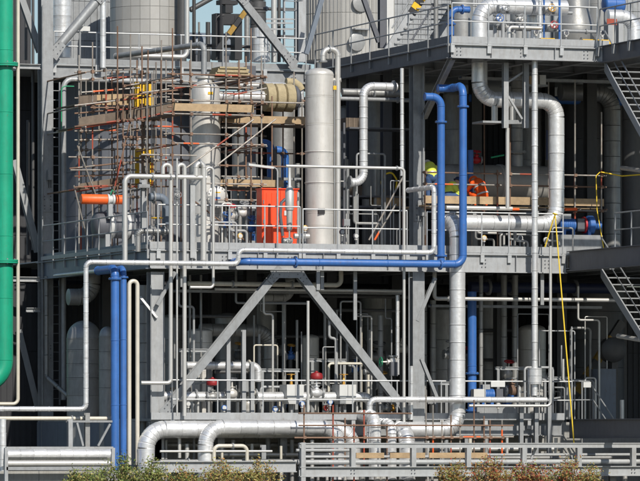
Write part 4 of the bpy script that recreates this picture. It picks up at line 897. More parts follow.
# yellow hoist frame among the left scaffold tubes
yf = thing('yellow_hoist', 'yellow steel hoist frame standing among the left scaffold tubes', 'hoist', (XO(143, 8), 8.0, ZM))
def ybar(x0, y0, x1, y1, w_=0.12, nm='frame_bar'): part(MB().bar(P(x0, y0, 8.0), P(x1, y1, 8.0), w_, w_, (0,1,0)), nm, 'yellow', yf)
ybar(136.5, 82, 136.5, 112); ybar(137, 150, 137, 188); ybar(151.5, 150, 151.5, 186); part(MB().bar(P(144, 84, 8.1), P(144, 262, 8.1), 0.08, 0.08, (0,1,0)), 'mast', 'scaf', yf); ybar(136, 152, 153, 152, 0.2, 'cross_bar'); ybar(137, 95, 151, 95, 0.1, 'cross_bar')
part(MB().box(P(140, 91, 7.9), P(152, 84, 7.9)+Vector((0, 0.4, 0))), 'winch_box', 'yellow', yf); part(MB().box(P(139, 108, 7.95), P(153.5, 97, 7.95)+Vector((0, 0.3, 0))), 'drum_box', 'yellow', yf)
part(MB().box(P(150, 182, 7.9), P(154, 175, 7.9)+Vector((0, 0.2, 0))), 'control_box', 'yellow', yf)
# right scaffold with the workers
S3 = thing('tube_scaffold', 'low scaffold stage with a long plank edge where the workers crouch', 'scaffold', (XO(515, 2.5), 2.5, ZM))
zs3 = lev(515, 206, 2.2); XA = XO(424, 2.2); XB = XO(604, 2.2)
boards(S3, XA, XB, 2.3, 4.2, zs3-0.05); toe(S3, XA, XB, zs3-0.01, 2.2, 'wood', 0.235)
for px, t in ((425, 172), (497.5, 170), (510, 100), (575, 80), (601.5, 112)):
    for v in (2.15, 4.3): stube(S3, (XO(px, 2.15), v, ZM+0.02), (XO(px, 2.15), v, lev(px, t, v)), over=0, nm='standard')
for py, x0, x1, mm in ((174, 424, 500, None), (174, 511, 605, None), (185.5, 424, 500, 'scaf'), (185.5, 511, 605, None), (209.5, 505, 605, None)):
    z = lev(515, py, 2.12); stube(S3, (XO(x0, 2.12), 2.12, z), (XO(x1, 2.12), 2.12, z), mm, 0.05, 'ledger')
for px in (425, 461, 497.5, 540, 575, 601.5): stube(S3, (XO(px, 2.15)+0.06, 2.0, zs3-0.08), (XO(px, 2.15)+0.06, 4.4, zs3-0.08), nm='transom')
tag(MB().tube(P(510, 209.3, 2.05), P(519, 209.3, 2.05), 0.045, 10).build('orange_tube', 'orange'), 'bright orange tube end under the scaffold planks, shorter one', 'tube')
tag(MB().tube(P(565, 209.3, 2.05), P(577, 209.3, 2.05), 0.045, 10).build('orange_tube', 'orange'), 'bright orange tube under the scaffold planks near the blue motor', 'tube')
for (r0, n0, a, b) in [t for t in TUBES if t[1] == 'ledger']:
    for (r1, n1, c, d) in [t for t in TUBES if t[1] == 'standard' and t[0] == r0]:
        if min(a.x, b.x)-0.05 < c.x < max(a.x, b.x)+0.05:
            q = a.lerp(b, (c.x-a.x)/(b.x-a.x))
            if abs(q.y-c.y) < 0.35 and min(c.z, d.z) < q.z < max(c.z, d.z): coupler(r0, (c.x, (q.y+c.y)/2, q.z))
# slanted loose scaffold tubes
for x0, y0, x1, y1, t, mm in ((369, 240, 403, 177, 'pale slanted scaffold tube leaning on the terrace, upper of a pair', 'scaf'), (374, 241, 396, 204, 'rusty slanted scaffold tube leaning on the terrace, lower of a pair', 'scaf')):
    tag(MB().tube(P(x0, y0, 0.5), P(x1, y1, 0.3), 0.027, 8).build('scaffold_tube', mm), t, 'scaffold tube')
tag(MB().tube(P(374.6, 240, 0.47), P(379.5, 231.5, 0.46), 0.032, 8).build('paint_mark', 'orange'), 'orange painted sleeve on the lower slanted scaffold tube', 'sleeve')
# low scaffold rails in front of the plinth
S4 = thing('low_scaffold_rail', 'low rail of scaffold tubes with red couplers in front of the big low pipes', 'scaffold', (XO(390, -1.9), -1.9, 0))
for px, t in ((304, 405), (333, 405), (345, 418), (354, 424), (364, 410), (387, 424), (426, 395), (433, 405), (442, 420), (451, 415), (460, 418), (474, 400), (484, 416), (490, 420), (502, 420)):
    a = P(px, t, -2.0); stube(S4, (a.x, -2.0, 0.0), a, rs.choice(['scaf', 'scaf_rust', 'scaf_rust', 'scaf_red']), over=0, nm='standard')
    coupler(S4, (a.x, -2.03, lev(px, 437.5, -2.0)))
for py, x0, x1, mm in ((425.5, 300, 512, 'scaf_rust'), (437.8, 296, 500, 'scaf_rust'), (413.5, 300, 410, 'scaf_rust'), (437, 430, 512, 'scaf')):
    v = -2.06; z = lev(400, py, v); stube(S4, (XO(x0, v), v, z), (XO(x1, v), v, z), mm, 0.05, 'ledger')

# ------------------------------------------------------------------ railings
def rl(label, x0, x1, v, z, h, **k): return railing(label, [(XO(x0, v), v, z), (XO(x1, v), v, z)], h, **k)
rl('grey railing along the middle platform from the risers to the lamp post', 158, 300, -0.02, ZM, lev(230, 209, 0)-lev(230, 252, 0)+0.02, post=1.15)
rl('grey railing along the middle platform from the vessel to the column', 303, 407, -0.02, ZM, lev(350, 211.5, 0)-lev(350, 252, 0)+0.02, post=1.3)
rl('grey railing along the middle platform in front of the large silver pipe', 427, 563, -0.02, ZM, lev(500, 213, 0)-lev(500, 253, 0), post=1.0)
railing('grey railing along the shaded left side of the middle platform', [(XM0-0.05, 0.1, ZM), (XM0-0.05, VB-0.5, ZM)], 1.1, 'grey_paint', 1.2, 0.12)
rl('grey railing on the upper platform above the big pale pipe run', 452, 597, VF-0.02, ZU, lev(520, 6.5, VF)-lev(520, 46, VF), post=1.35)
railing('grey railing along the shaded left side of the upper platform', [(XU0-0.05, VF+0.1, ZU), (XU0-0.05, VB-0.2, ZU)], 1.15, 'galv', 1.6)
rl('grey railing on the upper platform in front of the tanks', 54, 306, VB-0.05, ZU, lev(200, 31, VB)-lev(200, 61, VB)+0.05, post=1.5)
rl('grey railing along the lower deck by the valves', 172, 572, -0.02, ZL, lev(400, 381, 0)-lev(400, 419, 0), post=1.45, mids=(0.5,))
a = P(572, 418, -0.02); zt = lev(572, 381, -0.02)
hr_ = thing('stair_handrail', 'sloping handrail at the right end of the lower deck railing', 'railing', (a.x, -0.02, 0))
part(MB().sweep([(a.x, -0.02, zt), P(589, 381.5, -0.02), P(613, 418, -0.02)], 0.024, 8), 'top_rail', 'galv', hr_)
part(MB().sweep([(a.x, -0.02, (zt+ZL)/2), P(593, 400, -0.02), P(606, 420, -0.02)], 0.022, 8), 'mid_rail', 'galv', hr_)
part(MB().tube((XO(582, -0.02), -0.02, 1.0), P(582, 381, -0.02), 0.024, 8), 'post', 'galv', hr_)
part(MB().tube(P(613, 418, -0.02)*1.0, Vector((XO(613, -0.02), -0.02, 0.3)), 0.024, 8), 'post', 'galv', hr_)
def sign(label, x0, y0, x1, y1, v, mm='white', nm='sign_plate'):
    a, b = P(x0, y0, v), P(x1, y1, v); return tag(MB().box((a.x, v, b.z), (b.x, v+0.012, a.z)).build(nm, mm), label, 'sign')
sign('blank white sign plate on the lower deck railing by the blue pump', 491, 381.3, 505, 387, -0.075)
sign('blank white sign plate at the right end of the lower deck railing', 583.5, 382, 591, 387.5, -0.075)
sign('pale rectangular sign on a post beside the round brace', 79, 26, 90, 31, VB-0.2)
tag(MB().tube(Vector((XO(80, VB-0.15), VB-0.15, ZU)), P(80, 31, VB-0.15), 0.03, 8).build('sign_post', 'galv'), 'thin post carrying the pale sign beside the round brace', 'post')
sign('orange sign plate on the upper platform by the large silver elbow', 607, 18.5, 617, 25, -0.2, 'scaf_red')
# yellow kick plates
for i, (x0, x1) in enumerate(((543, 557), (585, 613))):
    a = P(x0, 41, VF-0.05); b = P(x1, 38, VF-0.05)
    tag(MB().box((a.x, VF+0.12, ZU+0.01), (b.x, VF+0.3, ZU+0.24)).build('kick_plate', 'yellow'), ('longer' if i else 'shorter')+' yellow kick plate on the upper platform edge', 'kick plate')

# ------------------------------------------------------------------ forward landings and stairs at the right
def landing(label, z, xp, v0, vlen, bh, mm, rail=True, zo=0.0):
    x = XO(xp, v0); root = thing('stair_landing', label, 'platform', (x, v0, z))
    part(MB().hbeam((x+0.1, v0-0.12, z-bh/2), (x+0.1, v0-vlen, z-bh/2), 0.2, bh, (0,0,1), 0.025), 'edge_beam', mm, root)
    part(MB().box((x+2.0, v0-0.12, z-0.1), (x+14, v0-vlen, z-0.05)), 'deck_plate', 'grey_paint', root)  # plate widened out of view to block the sun from the right
    return root, x
lu, xu = landing('dark forward landing beam at the right of the upper platform', ZU+0.02, 598, VF, 9.0, 0.52, 'dark_grey')  # landing beams face left; their shaded side is set as dark colour
lm, xm = landing('dark forward landing beam at the right of the middle platform', ZM+0.08, 565, 0.0, 10.0, 0.62, 'dark_grey')
ll, xl = landing('dark forward landing beam at the right of the lower deck', ZL+0.0, 565, 0.0, 10.0, 0.6, 'dark_grey')
for (x, z, v0, t) in ((xu, ZU, VF, 'upper'), (xm, ZM+0.08, 0.0, 'middle')):
    pass
railing('grey railing on the forward landing right of the upper platform', [(xu+0.02, VF-0.1, ZU), (xu+0.02, VF-6, ZU)], 1.15, 'galv', 1.2)
railing('curved grey railing on the forward landing right of the middle platform', [(xm+0.9, -1.8, ZM+0.05), (xm+0.9, -8, ZM+0.05)], 1.15, 'galv', 1.2, brk=False)
def stairs(label, x0, wid, v0, z0, v1, z1, n):
    root = thing('steel_stairs', label, 'stairs', (x0, v1, z1))
    for x in (x0, x0+wid):
        part(MB().prism([(x, v0, z0), (x, v1, z1), (x, v1, z1-0.3), (x, v0, z0-0.3)], (0.05, 0, 0)), 'stringer', 'grey_paint', root)
    for i in range(1, n):
        t = i/n; y = v0+(v1-v0)*t; z = z0+(z1-z0)*t-0.08
        part(MB().box((x0+0.055, y-0.13, z-0.035), (x0+wid-0.005, y+0.13, z)), 'tread', 'galv', root)
    for x in (x0+0.02, x0+wid):
        for dz, rr in ((0.95, 0.022), (0.5, 0.018)): part(MB().tube((x, v0, z0+dz), (x, v1, z1+dz), rr, 8), 'handrail', 'galv', root)
    return root
xs_ = XO(600, VF-0.1)+0.12
v1_ = VO(xs_, 648); stairs('steel stairs coming down forward from the upper platform at the right', xs_, 1.6, VF-0.15, lev(600, 62, VF), v1_, ZO(142, xs_, v1_), 12)
xs_ = XO(600, -0.1)
v1_ = VO(xs_, 648); stairs('steel stairs coming down forward from the middle platform at the right', xs_, 1.6, -0.15, lev(600, 268, 0), v1_, ZO(344, xs_, v1_), 11)
# striped stairs on the upper platform
sb = thing('striped_stairs', 'steep steel stairs with black and yellow striped stringer ends', 'stairs', (XO(395, VB-4), VB-4, ZU))
def strg(x0, y0, x1, y1, v, mm, w_=0.24): 
    a, b = P(x0, y0, v), P(x1, y1, v)
    part(MB().bar(a, b, 0.05, w_, (0,-1,0.0)), 'stringer', mm, sb)
for v, off, mm in ((VB-4.2, 0, 'galv_light'), (VB-4.2, 38, 'galv')):
    a, b = P(386+off, 54, v), P(424+off, -6, v); d = b-a; L = d.length; n = 12
    for i in range(n):
        top_ = i >= 8
        part(MB().bar(a+d*(i/n), a+d*((i+1)/n), 0.28, 0.06, (0,-1,0)), 'stringer', ('yellow' if i % 2 else 'black') if top_ else mm, sb)
for i in range(1, 12):
    t = i/12; a = P(386, 54, VB-4.2).lerp(P(424, -6, VB-4.2), t); b = P(424, 54, VB-4.2).lerp(P(462, -6, VB-4.2), t)
    part(MB().box((a.x+0.05, a.y-0.1, a.z), (b.x-0.05, a.y+0.14, a.z+0.035)), 'tread', 'galv', sb)
part(MB().tube(P(392, 28, VB-4.5), P(424, -22, VB-4.5), 0.025, 8), 'handrail', 'galv', sb)
part(MB().tube(P(412, 40, VB-4.4), P(440, -6, VB-4.4), 0.03, 8), 'handrail', 'dark_grey', sb)

# ------------------------------------------------------------------ upper deck gear at the right
for i, (px, py, mm, wm) in enumerate(((497, 20, 'steel', 'blue'), (519, 20, 'steel', 'galv'), (503, 9, 'alu', 'galv'), (549, 10, 'steel', 'brass'), (551, 27, 'steel', 'red'))):
    valve(['pale valve with a blue handwheel under the big silver bend', 'pale valve right of the blue-wheeled one on the upper platform', 'silver valve hung under the big silver bend', 'steel valve with a brass wheel on the upper platform', 'steel valve with a red wheel on the upper platform'][i], P(px, py, 0.4), (0,0,1) if i < 2 else (1,0,0), 0.085, (0,-1,0.2), mm, wm, sl=0.10)
for px in (495, 503, 514, 524):
    pipe('short pale upright under the upper platform valves', [(px, 44, 0.6), ('z', 20)], 2.0, 'galv_light', group='uprights under the upper platform valves')
pipe('grey manifold bar behind the upper platform valves', [(488, 27, 0.9), ('x', 530)], 3.0, 'alu_dull', fl=((0, 0.4),))
q = P(575, 28, 2.6)
hp = thing('conical_hopper', 'large silver cone-bottomed vessel behind the yellow kick plates', 'vessel', (q.x, q.y, ZU))
k = mpp(575, 2.6)
part(MB().lathe((q.x, q.y, ZU), (0,0,1), [(0.05, 8*k), (0.15, 14*k), (0.5, 21*k), (0.9, 21*k), (1.2, 17*k), (1.45, 13.5*k), (2.6, 13.5*k)], 40), 'shell', 'alu_dull', hp, 50)
for h_ in (1.47, 1.9): part(MB().torus((q.x, q.y, ZU+h_), (0,0,1), 13.6*k, 0.014, 36, 6), 'seam_band', 'alu', hp)
hdrum('dark blue drum on the upper platform behind the orange sign', 603, 624, 4, 3.0, 8, 'blue', seams=2, base=ZU)
# ---- pipe hanger frame under the upper deck
hf = thing('pipe_hanger', 'grey hanging pipe support frame under the upper platform', 'pipe support', (XO(516, 0.1), 0.1, lev(516, 128, 0.1)))
zt_ = ZU-0.5
for px in (505.3, 525.6): part(MB().hbeam((XO(px, 0.1), 0.1, lev(px, 128, 0.1)), (XO(px, 0.1), 0.1, zt_), 0.16, 0.16, (0,1,0)), 'hanger_post', 'galv_light', hf)
part(MB().bar(P(502, 122, 0.25), P(527, 122, 0.25), 0.12, 0.12), 'cross_bar', 'galv', hf)
part(MB().bar(P(508, 82, 0.1), P(523, 72, 0.1), 0.06, 0.06, (0,1,0)), 'strut', 'galv_light', hf); part(MB().bar(P(508, 96, 0.1), P(522, 119, 0.1), 0.06, 0.06, (0,1,0)), 'strut', 'galv_light', hf)
part(MB().box(P(483, 122.5, 0.2), P(504, 121, 0.2)+Vector((0, 0.9, 0))), 'shelf', 'galv', hf)
for px in (494.5, 512.5): part(MB().tube(P(px, 121, 0.85), P(px, 106, 0.85), 0.10, 18), 'pipe_shoe', 'pipe_white', hf)
# small gear under upper deck
sg = thing('junction_box', 'small dark junction box shelf in the shade under the upper platform', 'box', P(543, 86, 3.0))
part(MB().box(P(529, 86, 3.0), P(548, 84.5, 3.0)+Vector((0, 0.5, 0))), 'shelf', 'galv', sg); part(MB().box(P(540, 84.4, 3.0), P(546, 75, 3.0)+Vector((0, 0.3, 0))), 'box', 'white', sg); part(MB().box(P(530, 84.4, 3.0), P(535, 76, 3.0)+Vector((0, 0.3, 0))), 'box', 'wood', sg)
pipe('dim wide elbow duct in the shade behind the upper stairs', [(560, 92, 7.0), ('x', 612), ('z', 250)], 9, 'alu_dull', 0.5, br=2)
pipe('dim blue pipe high in the shade under the upper platform', [(470, 98, 7.5), ('x', 640)], 4, 'blue', fl=((0, 0.3), (0, 0.7)))
pipe('purple thin pipe by the large vertical silver pipe', [(547, 160, 3.2), ('z', 130)], 1.2, 'navy')
pipe('green thin pipe in the shade above the pale drum', [(491, 157.5, 3.8), ('p', 504, 155, 3.8)], 0.9, 'cable_green')
valve('red valve on the pale drum behind the workers', P(476, 160, 4.4), (1,0,0), 0.09, (0,-0.3,1), 'red', 'red', sl=0.1)
pipe('blue upright pipe on the drum behind the workers', [(470.5, 200, 4.0), ('z', 150)], 3.0, 'blue')
# dim vessels on the terrace behind the right scaffold
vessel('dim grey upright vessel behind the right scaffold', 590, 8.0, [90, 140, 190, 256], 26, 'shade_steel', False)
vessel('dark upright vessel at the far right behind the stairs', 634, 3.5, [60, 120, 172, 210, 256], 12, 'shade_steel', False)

# blue pump set on the terrace
def pump(label, px, py, v, s, base_z, red=True):
    c = P(px, py, v); root = thing('motor_pump', label, 'pump', (c.x, v, base_z))
    part(MB().lathe(c+Vector((-0.45*s, 0, 0)), (1,0,0), [(0, 0.1*s), (0.02, 0.2*s), (0.55*s, 0.2*s), (0.57*s, 0.1*s)], 26), 'motor', 'blue', root)
    for i in range(8): part(MB().torus(c+Vector((-0.4*s+i*0.06*s, 0, 0)), (1,0,0), 0.205*s, 0.012*s, 24, 4), 'cooling_fin', 'blue', root)
    part(MB().box(c+Vector((-0.3*s, -0.13*s, 0.18*s)), c+Vector((-0.05*s, 0.1*s, 0.34*s))), 'terminal_box', 'galv_light', root)
    part(MB().box(c+Vector((0.16*s, -0.16*s, -0.2*s)), c+Vector((0.4*s, 0.16*s, 0.2*s))), 'coupling_guard', 'dark_grey', root)
    if red: part(MB().lathe(c+Vector((0.41*s, 0, 0)), (1,0,0), [(0, 0.26*s), (0.06*s, 0.26*s)], 24), 'end_ring', 'red', root)
    part(MB().lathe(c+Vector((0.5*s, 0, 0)), (1,0,0), [(0, 0.2*s), (0.06*s, 0.3*s), (0.22*s, 0.3*s), (0.3*s, 0.14*s), (0.5*s, 0.14*s)], 26), 'casing', 'blue', root)
    part(MB().box((c.x-0.6*s, v-0.3*s, base_z), (c.x+0.95*s, v+0.3*s, c.z-0.32*s)), 'base_frame', 'galv', root)
    for d in (-0.3, 0.0, 0.55): part(MB().box((c.x+d*s-0.05, v-0.2*s, c.z-0.32*s), (c.x+d*s+0.05, v+0.2*s, c.z-0.14*s)), 'foot', 'blue', root)
    return root
pump('blue motor and pump with a red ring on the middle platform', 571, 225, 2.0, 1.0, ZM)
pump('blue pump low on the lower deck behind the white sign plate', 490, 395, 1.6, 0.95, ZL, False)
pump('dim blue pump at the back of the terrace left of the red cabinet', 262, 232, 5.5, 0.9, ZM)
q = P(479, 393, 1.2)
ctl = thing('white_control_box', 'white control box beside the low blue pump', 'box', (q.x, q.y, ZL))
part(MB().box((q.x-0.17, 1.2, q.z-0.12), (q.x+0.2, 1.45, q.z+0.12)), 'box', 'white', ctl); part(MB().box((q.x-0.04, 1.25, ZL), (q.x+0.04, 1.4, q.z-0.12)), 'stand', 'galv', ctl)
valve('rusty brown valve right of the low blue pump', P(512, 391, 1.4), (1,0,0), 0.12, (0,0,1), 'scaf_rust', 'galv', sl=0.15)
pipe('white stub standing right of the low blue pump', [(519, 419, 1.3), ('z', 387)], 2.2, 'pipe_white')

# ------------------------------------------------------------------ lower deck valves
for px, t in ((294.5, 'left'), (347, 'right')):
    c = P(px, 393.5, 0.7)
    bx = thing('insulation_box', 'white boxed valve jacket with brass stem '+('left of the thin white pipe' if t == 'left' else 'right of the red dome valve'), 'valve box', (c.x, 0.75, ZL))
    w_, h_ = 0.27, 0.27
    part(MB().box((c.x-w_, 0.62, c.z-0.1), (c.x+w_, 1.3, c.z+h_)), 'upper_cladding', 'white', bx)
    part(MB().prism([(c.x-w_, 0.62, c.z-0.104), (c.x+w_, 0.62, c.z-0.104), (c.x+w_*0.7, 0.66, c.z-0.32), (c.x-w_*0.7, 0.66, c.z-0.32)], (0, 0.6, 0)), 'lower_cladding', 'white', bx)
    part(MB().box((c.x-w_*0.02, 0.605, c.z-0.09), (c.x+w_*0.02, 0.618, c.z+h_-0.01)), 'joint_strip', 'galv', bx)
    part(MB().lathe((c.x-0.05, 0.85, c.z+h_), (0,0,1), [(0, 0.05), (0.1, 0.04), (0.12, 0.06), (0.2, 0.03), (0.3, 0.03)], 14), 'stem', 'brass', bx)
    wheel(bx, (c.x-0.05, 0.85, c.z+h_+0.31), (0,0,1), 0.13, 'brass')
    part(MB().box((c.x-0.05, 0.9, ZL), (c.x+0.05, 1.1, c.z-0.32)), 'leg', 'galv', bx)
valve('valve with a bright red dome actuator beside the thin white pipe', P(316.5, 393, 0.9), (1,0,0), 0.11, (0,0,1), 'alu', actuator='red_dull', sl=0.36)
valve('valve with a dark red drum actuator left of the silver pipe end', P(212.5, 397, 0.85), (1,0,0), 0.105, (0,0,1), 'alu_dull', actuator='red_dull', sl=0.24)
valve('small valve with a red knob near the end of the silver pipe', P(251, 393, 0.85), (1,0,0), 0.09, (0,0,1), 'steel', 'red', sl=0.2)
valve('small valve with a dark wheel right of the dark red actuator', P(232, 394, 0.9), (1,0,0), 0.11, (0,0,1), 'steel', 'dark_grey', sl=0.25)
valve('green lever valve on the slim upright pipe by the column', P(393, 362, 0.55), (0,0,1), 0.10, (-1,0,0), 'steel', 'cable_green', sl=0.2)
for px, pt in ((198, 402), (222, 402), (238, 402), (262, 402), (283, 405), (327, 405), (337, 405), (357, 405), (340, 407)):
    pipe('short pale leg under the process line on the lower deck', [(px, 419, 1.0), ('z', pt)], 1.3, 'pipe_white', group='short legs under the process line')
for px, lb in ((228, 'slim tall grey post beside the dark-wheeled valve'), (243.5, 'slim tall grey post left of the shorter one near the silver pipe end'), (252, 'shorter slim grey post near the silver pipe end')):
    column(lb, px, 0.5, 419, 362 if px > 250 else 330, 0.12, 'grey_paint', name='steel_post', cat='post', group='slim posts by the process line')
valve('rusty drain valve under the process line', P(325, 408, 0.8), (0,0,1), 0.06, (0,-1,0), 'scaf_rust', 'red', sl=0.05)
for i, (px, py) in enumerate(((399, 404), (387, 408), (392, 409), (368, 352+20))):
    valve(['small dark blue valve under the chevron foot', 'small pale valve under the chevron foot', 'small brass valve under the chevron foot', 'small dim valve left of the green lever valve'][i], P(px, py, 0.7), (1,0,0), 0.06, (0,-0.4,1), ['navy', 'pipe_white', 'brass', 'shade_steel'][i], 'galv', sl=0.08)
# shaded vessels under the middle deck
vessel('beige drum with bands in the shade behind the left chevron leg', 200, 3.4, [331, 343, 355, 372, 418], 12.5, 'steel', True, bulge=0.1)
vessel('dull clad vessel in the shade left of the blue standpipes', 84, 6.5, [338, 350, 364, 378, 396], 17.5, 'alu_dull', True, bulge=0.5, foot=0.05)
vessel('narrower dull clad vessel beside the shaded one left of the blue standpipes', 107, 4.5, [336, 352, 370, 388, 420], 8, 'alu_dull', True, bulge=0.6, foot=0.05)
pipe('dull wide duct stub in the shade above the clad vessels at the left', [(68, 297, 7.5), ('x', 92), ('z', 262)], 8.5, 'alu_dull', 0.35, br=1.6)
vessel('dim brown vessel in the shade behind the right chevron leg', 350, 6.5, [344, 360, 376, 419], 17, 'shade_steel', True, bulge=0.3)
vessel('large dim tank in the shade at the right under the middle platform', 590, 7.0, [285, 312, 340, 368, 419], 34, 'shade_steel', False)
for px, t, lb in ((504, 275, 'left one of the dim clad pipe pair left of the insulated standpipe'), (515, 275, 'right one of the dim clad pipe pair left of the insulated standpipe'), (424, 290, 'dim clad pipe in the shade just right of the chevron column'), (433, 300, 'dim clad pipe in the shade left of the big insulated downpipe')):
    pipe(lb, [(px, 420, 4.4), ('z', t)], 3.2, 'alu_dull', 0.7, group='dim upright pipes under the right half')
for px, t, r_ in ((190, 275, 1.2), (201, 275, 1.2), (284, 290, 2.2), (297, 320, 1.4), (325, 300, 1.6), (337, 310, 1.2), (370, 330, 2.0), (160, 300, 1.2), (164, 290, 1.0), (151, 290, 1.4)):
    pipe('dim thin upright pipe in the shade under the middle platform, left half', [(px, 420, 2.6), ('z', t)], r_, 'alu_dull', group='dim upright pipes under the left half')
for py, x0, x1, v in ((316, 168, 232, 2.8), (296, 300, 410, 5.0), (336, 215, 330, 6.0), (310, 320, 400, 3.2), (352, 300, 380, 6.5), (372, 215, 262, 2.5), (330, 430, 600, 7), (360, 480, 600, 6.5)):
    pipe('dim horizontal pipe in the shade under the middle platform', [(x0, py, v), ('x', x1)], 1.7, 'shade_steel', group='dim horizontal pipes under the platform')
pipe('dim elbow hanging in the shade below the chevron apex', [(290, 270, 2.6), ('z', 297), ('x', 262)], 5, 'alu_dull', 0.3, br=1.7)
for px, v, py0, py1 in ((322, 0.15, 262, 290), (355, 0.3, 270, 320), (542, 0.2, 275, 305), (182, 0.3, 262, 287), (318, -0.05, 268, 290)):
    a = P(px, py0, v); tag(MB().bar((a.x, v, ZO(py1, a.x, v)), (a.x, v, ZM-0.3), 0.11, 0.06, (0,1,0)).build('hanger_bar', 'galv'), 'short grey hanger bar dropping from the middle platform', 'hanger', 'hanger bars under the middle platform')
# right dark corner
striped('dark diagonal brace with faded yellow stripes in the lower right shade', P(566, 408, 3.5), P(622, 322, 3.5), 0.26, 'shade_steel')
q = P(615, 350, 2.5)
mt = thing('dark_motor', 'dark round motor in the shade at the lower right', 'motor', (q.x, q.y, ZL))
part(MB().lathe(q+Vector((0, 0.4, 0)), (-0.2,-1,0), [(0, 0.25), (0.02, 0.4), (0.6, 0.4), (0.68, 0.3), (0.7, 0.1)], 28), 'housing', 'shade_steel', mt); part(MB().box((q.x-0.1, q.y, ZL), (q.x+0.1, q.y+0.4, q.z-0.3)), 'pedestal', 'shade_steel', mt)
a = P(598, 418, 2.2); b = P(616, 369, 2.2)
cb = thing('blue_grey_cabinet', 'tall blue grey cabinet in the shade at the lower right', 'cabinet', (a.x, 2.2, ZL))
part(MB().box((a.x, 2.2, ZL), (b.x, 2.9, b.z)), 'body', 'blue_grey', cb); part(MB().box((a.x+0.03, 2.18, ZL+0.05), (b.x-0.03, 2.198, b.z-0.05)), 'door', 'blue_grey', cb)
a = P(619, 416, 1.0)
pipe('short white bottle-like stub at the lower right by the handrail', [(622, 419, 0.6), ('z', 400)], 2.2, 'pipe_white')
# yellow rope
q = P(555, 214, -0.9)
rp_ = thing('yellow_rope', 'taut yellow rope hanging from the large silver elbow to the front beam', 'rope', P(573, 441, -2.0))
part(MB().tube(q, P(574, 443, -2.2), 0.02, 8), 'long_line', 'rope_yellow', rp_); part(MB().tube(q, P(545, 247, -0.5), 0.022, 8), 'short_line', 'rope_yellow', rp_)
part(MB().torus(q, (0.3,0,1), 0.06, 0.02, 14, 6), 'knot', 'rope_yellow', rp_)
pipe('slack yellow hose hung at the right scaffold end', [(600, 172, 2.0), ('p', 596, 176, 2.0), ('p', 597, 210, 1.8), ('p', 604, 250, 1.6)], 0.5, 'rope_yellow', br=5, cat='hose', name='hose')
pipe('yellow line sagging to the right from the scaffold post', [(601, 172, 2.0), ('p', 622, 176, 1.8), ('p', 648, 174, 1.5)], 0.7, 'rope_yellow', br=8, cat='hose', name='hose')

# ------------------------------------------------------------------ front steel bridge
FV = -3.2
zt = lev(470, 445.5, FV); zm_ = lev(470, 462, FV); zb = lev(470, 471.5, FV)
x0 = XO(299, FV); x1 = XO(700, FV); xl0 = XO(152, FV)
fb = thing('pipe_bridge', 'long galvanised steel bridge frame across the foreground', 'bridge', (x0, FV, 0))
part(MB().hbeam((x0, FV, zt), (x1, FV, zt), 0.16, 0.15, (0,0,1), 0.03, 0.1), 'top_chord', 'galv_bridge', fb)
part(MB().tube((x0, FV+0.12, zm_), (x1, FV+0.12, zm_), 0.075, 18), 'mid_tube', 'galv_bridge', fb)
part(MB().hbeam((x0, FV, zb), (x1, FV, zb), 0.2, 0.30, (0,0,1), 0.025), 'bottom_chord', 'galv_bridge', fb)
part(MB().hbeam((xl0, FV, zb+0.16), (x0-0.1, FV, zb+0.16), 0.2, 0.34, (0,0,1), 0.03), 'left_beam', 'galv_bridge', fb)
for px in (302.5, 352.5, 413, 468, 523.5, 578.5, 633):
    x = XO(px, FV); part(MB().box((x-0.07, FV-0.09, 0.0 if px < 310 else zb+0.15), (x+0.07, FV+0.08, zt+(0.09 if px < 310 else -0.075))), 'post', 'galv_bridge', fb)
    bm = MB()
    for i in (-1, 1):
        for j_ in (-1, 1): bm.lathe((x+i*0.05, FV-0.1+0.085, zb+j_*0.05), (0,-1,0), [(0, 0.016), (0.03, 0.016)], 6)
    part(bm, 'bolt_group', 'dark_grey', fb)
for px in (200, 470, 620, 570):
    x = XO(px, FV); part(MB().hbeam((x, FV+0.6, 0), (x, FV+0.6, zb), 0.2, 0.2, (0,1,0)), 'pier', 'galv', fb)
for px in (536, 568): part(MB().bar(P(px, 448, FV+0.25), P(px+(5 if px > 550 else -5), 459, FV+0.25), 0.06, 0.06), 'knee', 'galv_bridge', fb)
for i, (a_, b_) in enumerate(((355, 383), (389, 424), (428, 466), (470, 486))):
    lb = ('first brown plank behind the foreground bridge, next to the end post', 'second brown plank behind the foreground bridge from the end post', 'third and longest brown plank behind the foreground bridge', 'short brown plank end behind the foreground bridge')[i]
    tag(MB().box((XO(a_, -2.4), -2.5, lev(400, 458.2, -2.4)), (XO(b_, -2.4), -2.46, lev(400, 452.8, -2.4))).build('plank', 'wood'), lb, 'plank', 'planks behind the foreground bridge')
for py, x_, y_, lb in ((450.5, 296, 352, 'short pale low pipe behind the end post of the foreground bridge'), (457, 300, 470, 'pale low pipe running under the brown planks behind the bridge'), (455, 480, 660, 'pale low pipe behind the bridge near the yellow rope')):
    pipe(lb, [(x_, py, -2.0), ('x', y_)], 1.6, 'galv_bridge', group='low pipes behind the foreground bridge')
for px in (318, 327, 345, 362, 377, 383, 432, 447, 462, 491, 520, 545, 560, 590, 600, 610, 625):
    pipe('short pale standpipe below the foreground bridge', [(px, 500, -2.2), ('z', 474)], 1.5+(px % 3)*0.8, 'pipe_white' if px % 2 else 'alu_dull', group='standpipes below the foreground bridge')
